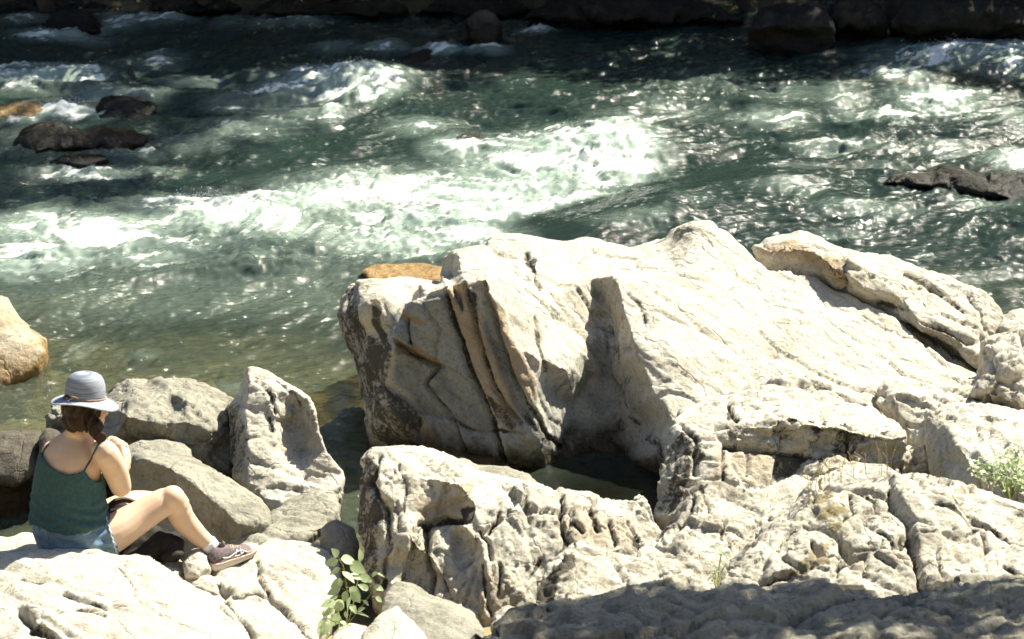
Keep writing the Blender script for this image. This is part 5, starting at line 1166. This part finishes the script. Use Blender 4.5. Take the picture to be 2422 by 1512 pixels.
# neck and head
shells += [limb([P(186, 1030, 12.50), P(192, 1004, 12.51), HEAD - UPH * .05], [.060, .054, .056], 14)]
rotH = Matrix((FACE, SIDE, UPH)).transposed()
shells += [ball(HEAD + UPH * .015, .094, .074, .098, rotH), ball(hp(.030, 0, -.045), .060, .050, .065, rotH)]
shells += [ball(hp(.060, 0, -.092), .022, .026, .020, rotH), ball(hp(.062, .030, -.03), .028, .026, .03, rotH), ball(hp(.062, -.030, -.03), .028, .026, .03, rotH)]
shells += [limb([hp(.085, 0, .012), hp(.100, 0, -.014), hp(.110, 0, -.034), hp(.094, 0, -.044)], [.009, .011, .014, .010], 8, 3)]           # nose
shells += [ball(hp(.088, 0, -.066), .010, .022, .007, rotH, 2), ball(hp(.086, 0, -.077), .010, .020, .007, rotH, 2)]                        # lips
for s in (-1, 1):
    shells += [ball(hp(-.006, .074 * s, -.012), .018, .008, .028, rotH, 2)]                                                              # ears
    shells += [ball(hp(.078, .030 * s, .012), .012, .018, .011, rotH, 2)]                                                                # eyelids
V, F = join(shells)
co, no, fl = remesh(V, F, 0.0075, 5, 0.5)
SEATP = P(170, 1322, 12.45)
person = empty('person', SEATP, 'woman in teal camisole, denim shorts and sun hat sitting on the rocks', 'person')
def pmesh(name, V, F, mat, parent=person, smooth=True):
    org = Vector(SEATP)
    return mesh_obj(name, [Vector(v) - org for v in V], F, mat, parent, smooth)
# hands join the same skin: fingers are fine, so they get a finer net and overlap the wrist
def hand(wrist, knuckle, tip, across, thumb_dir, scale=1.0):
    w, k, t = Vector(wrist), Vector(knuckle), Vector(tip)
    across = Vector(across).normalized()
    sh = [limb([w, w.lerp(k, .5), k], [.024 * scale, .027 * scale, .024 * scale], 10)]
    sh += [ball(w.lerp(k, .62) + across * .012, .024), ball(w.lerp(k, .62) - across * .012, .024)]
    fwd = (t - k); ln = fwd.length; fwd.normalize()
    curl = (k - w).normalized().cross(across).normalized()
    for i, (o, q) in enumerate(((-.030, .88), (-.010, 1.0), (.010, .96), (.029, .78))):
        base = k + across * o
        p1 = base + fwd * ln * .42 * q + across * o * .12 + curl * .006
        p2 = base + fwd * ln * .76 * q + across * o * .1
        p3 = base + fwd * ln * 1.0 * q - curl * .010
        sh.append(limb([base - fwd * .02, base, p1, p2, p3], [.010, .0098, .0090, .0080, .0062], 8, 3))
    tb = w.lerp(k, .35) - across * .024
    td = Vector(thumb_dir).normalized()
    sh.append(limb([tb, tb + td * .030, tb + td * .055 + fwd * .012, tb + td * .066 + fwd * .032], [.013, .012, .0105, .008], 8, 3))
    V, F = join(sh)
    return remesh(V, F, 0.0042, 2, 0.5)
hands = [hand(P(268, 1043, 12.61), P(294, 1062, 12.53), P(306, 1108, 12.47), P(306, 1054, 12.60) - P(282, 1074, 12.46), P(284, 1090, 12.42) - P(274, 1052, 12.5)),
         hand(P(247, 1102, 12.74), P(222, 1088, 12.80), P(206, 1082, 12.80), Vector((0.2, 0.3, 0.9)), Vector((-0.3, 0, 0.9)))]
V, F = [tuple(c) for c in co], [list(f) for f in fl]
for hc, hn, hf in hands:
    o = len(V); V += [tuple(c) for c in hc]; F += [[i + o for i in f] for f in hf]
pmesh('body', V, F, M_SKIN)

# camisole: a shell just outside the torso, cut at neckline, armholes and hem
rows = [t for t in torso_rows(150)]
NL = [(70, 1058), (92, 1060), (99, 1078), (108, 1094), (122, 1109), (142, 1120), (165, 1125), (182, 1122), (198, 1115), (203, 1120), (211, 1133), (226, 1141), (242, 1138), (262, 1130)]
def proj(p):
    d = Vector(p) - Vector((0, 0, CAM_H))
    z = d.y * CP - d.z * SP
    return 1211 + d.x / z * FD, 756 - (d.y * SP + d.z * CP) / z * FD
nseg = 128
V, keep = [], []
for t in rows:
    c = P((t[1] + t[2]) / 2, t[0], t[3])
    for p in torso_ring(*t, grow=0.0125, n=nseg):
        q = np.array([p]); 
        V.append(p)
Va = np.array([tuple(p) for p in V])
# soft horizontal folds at the waist
ctr = np.repeat(np.array([tuple(P((t[1] + t[2]) / 2, t[0], t[3])) for t in rows]), nseg, 0)
dirn = Va - ctr; dirn[:, 2] = 0; dirn /= np.linalg.norm(dirn, axis=1)[:, None] + 1e-9
vrow = np.repeat([t[0] for t in rows], nseg)
fold = sstep(1150, 1200, vrow) * 0.008 * np.sin((Va[:, 2] + 0.28 * (Va @ np.array(RD))) * 118 + 2.0 * fbm(Va * 8, 2)) + 0.006 * fbm(Va * 9, 3)
Va = Va + dirn * np.maximum(fold, -0.004)[:, None]
F = []
for i in range(len(rows) - 1):
    for k in range(nseg):
        k2 = (k + 1) % nseg
        idx = [i * nseg + k, i * nseg + k2, (i + 1) * nseg + k2, (i + 1) * nseg + k]
        m = Va[idx].mean(0)
        u, v = proj(m)
        back = (m - ctr[idx[0]]) @ np.array(FDIR) < 0.02
        lim = np.interp(u, [a for a, _ in NL], [b for _, b in NL]) if back else 1108
        hem = 1234 + 32 * math.exp(-((u - 165) / 75) ** 2)
        if v > lim - 1 and v < (hem if back else 1240): F.append(idx)
top = pmesh('camisole', Va, F, M_TOP)
sol = top.modifiers.new('cloth', 'SOLIDIFY'); sol.thickness = 0.003; sol.offset = 1
def ribbon(name, pts, w, mat, parent, side, th=0.003):
    V, F = [], []
    side = Vector(side).normalized()
    for p in pts:
        p = Vector(p)
        V += [p - side * w, p + side * w]
    for i in range(len(pts) - 1): F.append([2 * i, 2 * i + 1, 2 * i + 3, 2 * i + 2])
    o = pmesh(name, V, F, mat, parent)
    s = o.modifiers.new('th', 'SOLIDIFY'); s.thickness = th; s.offset = 0
    return o
from mathutils.bvhtree import BVHTree
BODY = BVHTree.FromPolygons([Vector(v) for v in co.tolist()], fl)
def on_body(u, v, lift=0.004):
    o = Vector((0, 0, CAM_H)); d = ray(u, v).normalized()
    h = BODY.ray_cast(o, d)
    return (h[0] + h[1] * lift) if h[0] is not None else P(u, v, 12.4)
nl = [on_body(u, v, 0.0135) for u, v in ((97, 1072), (102, 1084), (108, 1094), (115, 1103), (122, 1109), (132, 1116), (142, 1120), (154, 1124), (165, 1125), (175, 1124), (184, 1121), (192, 1117), (198, 1115), (203, 1121), (208, 1130), (216, 1137), (226, 1141), (236, 1140))]
V, F = tube(nl, [.0035] * len(nl), 6); pmesh('neckline', V, F, M_TOP)
sp = [on_body(u, v) for u, v in ((197, 1118), (202, 1108), (208, 1098), (215, 1086), (222, 1074), (228, 1063), (233, 1054))]
sp += [sp[-1] + Vector((0.01, 0.03, 0.004)), sp[-1] + Vector((0.02, 0.08, -0.03))]
ribbon('strap', sp, 0.0042, M_TOP, person, RD)
sp = [on_body(u, v) for u, v in ((101, 1078), (103, 1070), (108, 1062), (114, 1054))]
sp += [sp[-1] + Vector((0.01, 0.04, 0.0)), sp[-1] + Vector((0.02, 0.09, -0.04))]
ribbon('strap', sp, 0.0042, M_TOP, person, RD)

# shorts: pelvis and two short legs in one skin
sh = [loft([torso_ring(*t, grow=0.007) for t in TORSO if t[0] >= 1200] )]
sh += [limb([P(195, 1283, 12.42), P(232, 1274, 12.43), P(263, 1263, 12.45)], [.110, .110, .106], 18)]
sh += [limb([P(130, 1272, 12.62), P(180, 1256, 12.68), P(225, 1240, 12.74)], [.108, .102, .096], 16)]
V, F = join(sh)
c2, n2, f2 = remesh(V, F, 0.008, 3, 0.5)
hipd = np.array(P(263, 1263, 12.45) - P(195, 1283, 12.42)); hipd /= np.linalg.norm(hipd)
tt = (c2 - np.array(P(195, 1283, 12.42))) @ hipd
c2 = c2 + n2 * (0.004 * fbm(c2 * 10, 3) + 0.004 * sstep(0.02, 0.12, tt) * np.sin(fbm(c2 * 5, 2) * 4 + (c2 @ np.array([0.2, 0.3, 1.0])) * 130))[:, None]
shorts = pmesh('shorts', c2, f2, M_DENIM)
hc = P(263, 1263, 12.45)
hx = Vector(hipd.tolist()); ha = hx.cross(Vector((0, 0, 1))).normalized(); hb = hx.cross(ha)
ring = [hc + hx * .001 + (ha * math.cos(t) + hb * math.sin(t)) * (.106 + .002 * math.sin(9 * t)) + hx * .003 * math.sin(23 * t) for t in np.linspace(0, 2 * math.pi, 60)]
V, F = tube(ring, [.0036] * 60, 6)
pmesh('frayed_hem', V, F, M_FRAY, shorts)
for pu, pts in (('seam', [(114, 1246), (113, 1262), (116, 1280), (120, 1300)]), ('seam', [(222, 1240), (218, 1252), (209, 1262), (196, 1266)])):
    SB = BVHTree.FromPolygons([Vector(v) for v in c2.tolist()], f2)
    q = []
    for u, v in pts:
        h = SB.ray_cast(Vector((0, 0, CAM_H)), ray(u, v).normalized())
        if h[0] is not None: q.append(h[0] + h[1] * .002)
    if len(q) > 2:
        V, F = tube(q, [.0022] * len(q), 5); pmesh(pu, V, F, M_FRAY if pts[0][0] > 200 else M_DENIM, shorts)

# hair under the hat, gathered over the right shoulder
sh = [ball(hp(-.022, 0, .000), .094, .086, .104, rotH), ball(hp(-.050, 0, -.055), .062, .070, .062, rotH), ball(hp(-.020, .052, -.045), .055, .036, .066, rotH), ball(hp(-.020, -.052, -.045), .055, .036, .066, rotH)]
sh += [limb([hp(-.02, .070, -.050), P(222, 1000, 12.42), P(229, 1020, 12.39), P(236, 1038, 12.39), P(240, 1052, 12.41)], [.036, .036, .033, .028, .012], 12)]
V, F = join(sh)
c3, n3, f3 = remesh(V, F, 0.006, 4, 0.5)
c3 = c3 + n3 * (0.005 * np.sin(fbm(c3 * 6, 2) * 9 + c3[:, 0] * 160) + 0.003 * fbm(c3 * 40, 2))[:, None]
pmesh('hair', c3, f3, M_HAIR)
# sun hat
AX = Vector((0.06, 0.20, 0.97)).normalized()
HC = P(201, 944, 12.50)
HX = Vector((1, 0, 0)); HX = (HX - AX * HX.dot(AX)).normalized(); HY = AX.cross(HX)
prof = [(0.0925, 0.0), (0.0935, 0.02), (0.0930, 0.045), (0.0905, 0.070), (0.084, 0.092), (0.072, 0.110), (0.053, 0.122), (0.030, 0.128), (0.004, 0.130)]
def lathe(profile, n=48, wob=None):
    return [[HC + HX * (r * math.cos(2 * math.pi * k / n)) + HY * (r * math.sin(2 * math.pi * k / n)) + AX * (h + (wob(r, 2 * math.pi * k / n) if wob else 0)) for k in range(n)] for r, h in profile]
hat = pmesh('sun_hat', *loft(lathe(prof), cap=False), M_HAT)
s_ = hat.modifiers.new('th', 'SOLIDIFY'); s_.thickness = 0.003
def droop(r, a):
    e = max(0.0, (r - 0.093) / 0.065)
    return e * (-0.010 - 0.034 * max(0.0, math.cos(a - 0.1)) ** 2 * e - 0.006 * max(0.0, -math.cos(a)) + 0.007 * math.sin(3 * a + 0.7) - 0.006 * math.sin(a) * 0)
brim = pmesh('brim', *loft(lathe([(0.0915, 0.004), (0.100, 0.0), (0.112, 0.0), (0.126, 0.0), (0.140, 0.0), (0.151, 0.0), (0.157, -0.002)], 64, droop), cap=False), M_HAT, hat)
s_ = brim.modifiers.new('th', 'SOLIDIFY'); s_.thickness = 0.003
ringp = [HC + (HX * math.cos(t) + HY * math.sin(t)) * .0955 + AX * .009 for t in np.linspace(0, 2 * math.pi, 49)]
V, F = tube(ringp, [.0038] * 49, 6); pmesh('hat_band', V, F, M_BAND, hat)
kn = P(172, 945, 12.40)
for a, b in ((P(160, 950, 12.39), P(176, 940, 12.395)), (P(186, 944, 12.39), P(170, 938, 12.395))):
    V, F = tube([a, a.lerp(b, .5) + Vector((0, -.006, .004)), b], [.0028] * 3, 6); pmesh('bow', V, F, M_BAND, hat)
# sunglasses
gl = pmesh('sunglasses', *join([ball(hp(.092, .034, .010), .006, .026, .021, rotH, 2), ball(hp(.092, -.034, .010), .006, .026, .021, rotH, 2), tube([hp(.092, .060, .016), hp(.05, .078, .016), hp(0, .082, .012)], [.004, .004, .003], 6), tube([hp(.092, -.060, .016), hp(.05, -.078, .016), hp(0, -.082, .012)], [.004, .004, .003], 6), tube([hp(.098, .012, .016), hp(.098, -.012, .016)], [.003, .003], 6)]), M_GLASS)
# sock and running shoe
V, F = limb([P(489, 1282, 12.695), P(499, 1295, 12.70), P(508, 1312, 12.705), P(516, 1330, 12.71)], [.0435, .0435, .0455, .05], 16)
c4, n4, f4 = remesh(V, F, 0.005, 2)
pmesh('sock', c4, f4, M_SOCK)
HEEL, TOE = P(497, 1349, 12.615), P(602, 1306, 12.84)
SD = (TOE - HEEL); SL = SD.length; SD.normalize()
SU = Vector((0, 0, 1)); SU = (SU - SD * SU.dot(SD)).normalized(); SS = SD.cross(SU)     # SS: towards the viewer
def sp3(t, s, u): return HEEL + SD * (t * SL) + SS * s + SU * u
SHOE = [(0.0, .020, .030, .066), (.03, .031, .026, .084), (.10, .037, .024, .098), (.20, .038, .024, .104), (.30, .037, .024, .103), (.40, .038, .022, .095), (.52, .042, .022, .080), (.65, .047, .022, .066), (.78, .048, .024, .057), (.90, .041, .028, .050), (.97, .028, .032, .044), (1.0, .012, .034, .038)]
def shoe_ring(t, w, z0, z1, n=20, g=0.0):
    out = []
    for k in range(n):
        a = 2 * math.pi * k / n
        x, y = math.cos(a), math.sin(a)
        zz = (z0 + z1) / 2 + (z1 - z0) / 2 * y
        ww = w * (abs(x) ** 0.75) * (1.0 if y < 0 else 1 - 0.32 * y)
        out.append(sp3(t, math.copysign(ww + g, x), zz + g * y))
    return out
SH = empty('running_shoe', HEEL - Vector(SEATP)); SH.parent = person
for k in ('label', 'category'):
    if k in SH: del SH[k]
def smesh(name, V, F, mat):
    org = HEEL
    return mesh_obj(name, [Vector(v) - org for v in V], F, mat, SH)
V, F = loft([shoe_ring(*r) for r in SHOE]); c5, n5, f5 = remesh(V, F, 0.0045, 3)
up = smesh('upper', c5, f5, M_SHOE)
V, F = loft([shoe_ring(t, w * 1.01, z0 - .001, z1 - .004 if t < .9 else z1, g=0.0022) for t, w, z0, z1 in SHOE[7:]]); c6, n6, f6 = remesh(V, F, 0.0045, 3)
smesh('toe_cap', c6, f6, M_SHOEP)
SO = [(-.02, .020, .010, .036), (.02, .036, .000, .040), (.12, .042, -.004, .040), (.35, .042, -.004, .036), (.55, .047, -.002, .034), (.75, .052, .002, .034), (.90, .046, .010, .038), (1.0, .026, .020, .042), (1.03, .010, .026, .042)]
V, F = loft([[sp3(t, s * w, z) for s, z in ((-1, z0 + .006), (-.8, z0), (.8, z0), (1, z0 + .006), (1.04, (z0 + z1) / 2), (1, z1), (-1, z1), (-1.04, (z0 + z1) / 2))] for t, w, z0, z1 in SO])
c7, n7, f7 = remesh(V, F, 0.0045, 2); smesh('sole', c7, f7, M_SOLE)
V, F = tube([sp3(t, w * 1.05, z1 - .004) for t, w, z0, z1 in SO], [.0035] * len(SO), 6); smesh('trim', V, F, M_CORAL)
SHB = BVHTree.FromPolygons([Vector(v) for v in c5.tolist()], f5)
def on_shoe(t, u):
    o = sp3(t, .2, u); h = SHB.ray_cast(o, -SS)
    return (h[0] + h[1] * .0025) if h[0] is not None else sp3(t, .04, u)
def stripe(pts, r=.0030):
    q = []
    for (t0, u0), (t1, u1) in zip(pts[:-1], pts[1:]):
        for k in range(5): q.append(on_shoe(t0 + (t1 - t0) * k / 5, u0 + (u1 - u0) * k / 5))
    q.append(on_shoe(*pts[-1]))
    V, F = tube(q, [r] * len(q), 6); smesh('side_stripe', V, F, M_STRIPE)
stripe([(.40, .038), (.45, .055), (.50, .072)]); stripe([(.52, .036), (.55, .052), (.58, .066)])
stripe([(.12, .044), (.30, .050), (.48, .062), (.58, .058), (.68, .044)]); stripe([(.16, .060), (.34, .046), (.50, .042), (.62, .050)])
for i in range(5):
    t = .40 + i * .055; z = float(np.interp(t, [r[0] for r in SHOE], [r[3] for r in SHOE]))
    V, F = tube([sp3(t, .022, z - .012), sp3(t + .02, .008, z - .001), sp3(t + .04, -.014, z - .008)], [.0026] * 3, 6); smesh('lace', V, F, M_SOLE if i % 2 else M_CORAL)
V, F = limb([sp3(.30, -.012, .09), sp3(.27, 0, .112), sp3(.25, 0, .122)], [.016, .017, .010], 8); smesh('tongue', V, F, M_SHOE)

# ---------------------------------------------------------------- backpack tucked under her legs
bagc = P(350, 1300, 12.66)
bag = empty('backpack', P(350, 1335, 12.62), 'dark brown backpack lying under her bent knee', 'bag')
def bmesh_obj(name, V, F, mat):
    org = Vector(bag.location); return mesh_obj(name, [Vector(v) - org for v in V], F, mat, bag)
sh = [limb([P(262, 1292, 12.60), P(320, 1290, 12.62), P(385, 1296, 12.64), P(428, 1304, 12.64)], [.085, .082, .072, .048], 16), ball(P(330, 1262, 12.70), .085, .09, .06), ball(P(285, 1225, 12.68), .075, .06, .075), ball(P(392, 1280, 12.68), .06, .07, .045), ball(P(405, 1312, 12.58), .065, .05, .032), ball(P(320, 1312, 12.55), .08, .06, .035), ball(P(412, 1280, 12.76), .055, .05, .055), ball(P(345, 1272, 12.66), .095, .07, .07), ball(P(400, 1290, 12.66), .06, .06, .05)]
V, F = join(sh); c8, n8, f8 = remesh(V, F, 0.009, 4)
c8 = c8 + n8 * (0.012 * fbm(c8 * 7, 3) + 0.006 * ridged(c8 * 9, 2) - 0.003)[:, None]
bmesh_obj('bag_body', c8, f8, M_BAG)
V, F = limb([P(250, 1205, 12.62), P(275, 1186, 12.60), P(300, 1182, 12.61), P(325, 1192, 12.66)], [.013, .016, .016, .012], 8); bmesh_obj('shoulder_strap', V, F, M_BAG)
V, F = limb([P(272, 1182, 12.585), P(296, 1177, 12.59), P(318, 1184, 12.62)], [.005, .006, .005], 6); bmesh_obj('piping', V, F, M_BAGT)
V, F = limb([P(262, 1206, 12.59), P(285, 1201, 12.585), P(306, 1198, 12.60)], [.005, .006, .005], 6); bmesh_obj('piping', V, F, M_BAGT)
# ---------------------------------------------------------------- tree overhanging the near bank on the right: it shades the nearest rock
cl = []
_r = np.random.RandomState(5)
def shade_over(u, v, Y, h):
    p = P(u, v, Y); t = (h - p.z) / SUN.z
    return p + SUN * t
TB = Vector((6.6, 13.6, 0.3))
for u, v, Y, r in [(1200, 1500, 10.6, .36), (1330, 1455, 10.85, .34), (1450, 1425, 10.95, .34), (1560, 1420, 10.98, .36), (1680, 1435, 10.95, .36), (1800, 1428, 10.98, .36), (1920, 1420, 11.0, .36), (2030, 1430, 10.98, .34), (2140, 1425, 11.0, .3), (2260, 1420, 11.0, .26),
                   (1400, 1500, 10.6, .40), (1560, 1500, 10.6, .42), (1720, 1500, 10.6, .40), (2180, 1500, 10.6, .30), (2380, 1480, 10.7, .26), (1300, 1560, 10.3, .4), (1700, 1580, 10.2, .4), (2100, 1580, 10.2, .34)]:
    cl.append((shade_over(u, v, Y, 5.4 + _r.uniform(-0.4, 0.5)) - TB, r))
make_tree('leafy tree overhanging the near rocks, out of the picture on the right', TB, 6.6, 2.0, 0, 77, clumps=cl, per=900, leaf=0.07, lean=(-1.2, -0.4))

# ---------------------------------------------------------------- broad-leaved plant between the rocks
M_PLANT = leaf_material('plant_leaf', (0.34, 0.45, 0.22), (0.50, 0.57, 0.34), 0.5)
M_STEM = plain('plant_stem', (0.20, 0.20, 0.07), 0.7)
def leaf_mesh(name, ln, wd, mat, fold=0.25, curl=0.2):
    n = 7; V, F = [], []
    for i in range(n):
        t = i / (n - 1)
        w = wd * (math.sin(math.pi * min(1, t ** 0.72)) ** 0.9) * 0.5 if 0 < t < 1 else 0.0008
        z = -curl * ln * t * t
        V += [(t * ln, -w, z + fold * w), (t * ln, 0, z), (t * ln, w, z + fold * w)]
    for i in range(n - 1):
        a = 3 * i
        F += [[a, a + 3, a + 4, a + 1], [a + 1, a + 4, a + 5, a + 2]]
    me = bpy.data.meshes.new(name); me.from_pydata(V, [], F); me.update(); me.materials.append(mat)
    me.polygons.foreach_set('use_smooth', np.ones(len(me.polygons), dtype=bool))
    return me
LEAVES = [leaf_mesh('leaf', 0.105, 0.068, M_PLANT, 0.15, 0.12), leaf_mesh('leaf', 0.085, 0.058, M_PLANT, 0.15, 0.2), leaf_mesh('leaf', 0.06, 0.038, M_PLANT, 0.3, 0.1)]
PB = P(818, 1490, 11.87)
plant = empty('leafy_plant', PB, 'broad-leaved green plant growing between the cream rocks', 'plant')
stems = [[(818, 1490, 12.15), (822, 1440, 12.20), (820, 1390, 12.24), (812, 1340, 12.28), (800, 1318, 12.28)], [(818, 1490, 12.15), (835, 1430, 12.22), (846, 1370, 12.28), (852, 1325, 12.32)], [(818, 1490, 12.15), (800, 1450, 12.12), (780, 1420, 12.10)], [(820, 1480, 12.15), (860, 1430, 12.22), (890, 1385, 12.25)], [(818, 1485, 12.15), (790, 1470, 12.05), (765, 1460, 12.0)]]
for st in stems:
    q = [P(p[0], p[1], p[2] - 0.28) - PB for p in st]
    q = [q[0] + Vector((0, 0.05, -0.28))] + q
    V, F = tube(q, [float(r) for r in np.linspace(.005, .002, len(q))], 6); mesh_obj('stem', V, F, M_STEM, plant)
rl = random.Random(4)
def put_leaf(u, v, Y, du, dv, kind, tilt=0.0, sc=1.0):
    Y -= 0.28
    p = P(u, v, Y)
    d = (P(u + du, v + dv, Y + rl.uniform(-.03, .02)) - p).normalized()
    up = Vector((rl.uniform(-.25, .25), -0.40 + rl.uniform(-.35, .3), 0.85)); up = (up - d * up.dot(d)).normalized()
    y = up.cross(d)
    o = bpy.data.objects.new('leaf', LEAVES[kind]); link(o, plant)
    o.matrix_local = Matrix.Translation(p - PB) @ Matrix((d, y, up)).transposed().to_4x4() @ Matrix.Rotation(tilt, 4, 'X') @ Matrix.Scale(sc, 4)
    V, F = tube([p - PB, p - PB - d * 0.02 + Vector((0, 0, -.012))], [.0016, .0016], 5); mesh_obj('petiole', V, F, M_STEM, plant)
for a in [(800, 1325, 12.26, -30, 10, 0), (806, 1322, 12.26, 20, 2, 1), (800, 1316, 12.27, -10, -14, 1), (826, 1334, 12.26, 30, 14, 0), (852, 1328, 12.31, 3, -34, 1, .8), (806, 1345, 12.24, -26, 12, 0), (810, 1352, 12.22, 20, 16, 0), (826, 1362, 12.24, 40, 6, 0), (850, 1362, 12.26, 30, 12, 1),
          (812, 1375, 12.20, -34, 14, 0), (826, 1390, 12.20, 26, 20, 0), (830, 1400, 12.18, 30, 34, 0), (806, 1392, 12.18, -44, 16, 0), (800, 1410, 12.14, -50, 22, 0), (880, 1362, 12.25, 14, -8, 2), (892, 1358, 12.25, 12, 4, 2), (884, 1386, 12.24, 40, 14, 1), (872, 1396, 12.22, -14, -8, 2), (796, 1424, 12.10, -46, 10, 0), (790, 1440, 12.08, -40, 24, 0), (800, 1450, 12.08, -20, 40, 0),
          (828, 1430, 12.16, 20, 24, 1), (816, 1446, 12.14, 8, 30, 2), (840, 1450, 12.16, 36, 4, 1), (846, 1446, 12.16, 34, -18, 2), (812, 1420, 12.16, -24, 30, 1), (804, 1470, 12.06, 30, 14, 2), (776, 1462, 12.02, -30, 14, 1), (770, 1470, 12.00, -24, 26, 1), (858, 1420, 12.2, 20, 16, 2), (888, 1412, 12.2, 14, 10, 2), (816, 1470, 12.1, -14, 24, 1), (786, 1480, 12.0, -26, 18, 1), (800, 1486, 12.0, -4, 24, 1), (822, 1478, 12.05, 20, 22, 2), (830, 1412, 12.16, -10, 26, 2), (818, 1398, 12.2, -6, 30, 2)]:
    put_leaf(*a[:6], tilt=(a[6] if len(a) > 6 else rl.uniform(-.35, .35)), sc=rl.uniform(.58, .95))
# ---------------------------------------------------------------- small shrub at the right edge, dry grasses
def shrub(label, spots, base, seed, size, per):
    rng = np.random.RandomState(seed)
    t = empty('shrub', base, label, 'shrub')
    B = Vector(base)
    parts = [tube([Vector((0, 0, -.03)), (P(*s[:3]) - B) * .5 + Vector((0, 0, .02)), P(*s[:3]) - B], [.006, .004, .002], 5) for s in spots]
    V, F = join(parts); mesh_obj('stems', V, F, M_STEM, t)
    V, F = leaves_mesh(rng, [(P(*s[:3]) - B, s[3]) for s in spots], per, size, 1)
    mesh_obj('foliage', V, F, M_PLANT, t, smooth=False)
shrub('low green shrub against the white rock at the right edge', [(2320, 1105, 13.55, .07), (2345, 1120, 13.5, .08), (2372, 1095, 13.5, .08), (2395, 1130, 13.45, .09), (2425, 1110, 13.5, .10), (2410, 1085, 13.6, .08), (2440, 1140, 13.4, .10), (2375, 1145, 13.4, .06)], P(2390, 1175, 13.35), 3, .016, 9000)
shrub('tiny pale green sprig growing on the knobbly rock', [(1690, 1350, 12.42, .025), (1706, 1310, 12.5, .022), (1716, 1335, 12.45, .02), (1684, 1372, 12.38, .02)], P(1696, 1390, 12.36), 9, .010, 40000)
M_STRAW = plain('dry_grass', (0.36, 0.27, 0.13), 0.8)
def grass(label, spots, seed):
    rng = random.Random(seed)
    b0 = P(*spots[0]); t = empty('dry_grass_tuft', b0, label, 'grass')
    for (u, v, Y) in spots:
        for k in range(rng.randint(2, 3)):
            b = P(u + rng.uniform(-6, 6), v, Y); h = rng.uniform(.08, .16); dx = rng.uniform(-.07, .05)
            V, F = tube([b - b0 + Vector((0, 0, -.03)), b - b0 + Vector((dx * .3, 0, h * .6)), b - b0 + Vector((dx, -.01, h))], [.0016, .0014, .0022], 5)
            mesh_obj('stalk', V, F, M_STRAW, t)
grass('dry grass stalks on the crest of the mossy rock', [(1960, 1150, 12.85), (1990, 1130, 12.92), (2020, 1118, 12.98), (2050, 1112, 13.02), (2080, 1112, 13.02), (2100, 1112, 13.02)], 2)
grass('dry grass bending at the left end of the mossy rock', [(1925, 1165, 12.8), (1940, 1150, 12.86), (1915, 1180, 12.76)], 6)
grass('few dry stalks below the shrub at the right edge', [(2330, 1165, 13.3), (2345, 1172, 13.28)], 8)
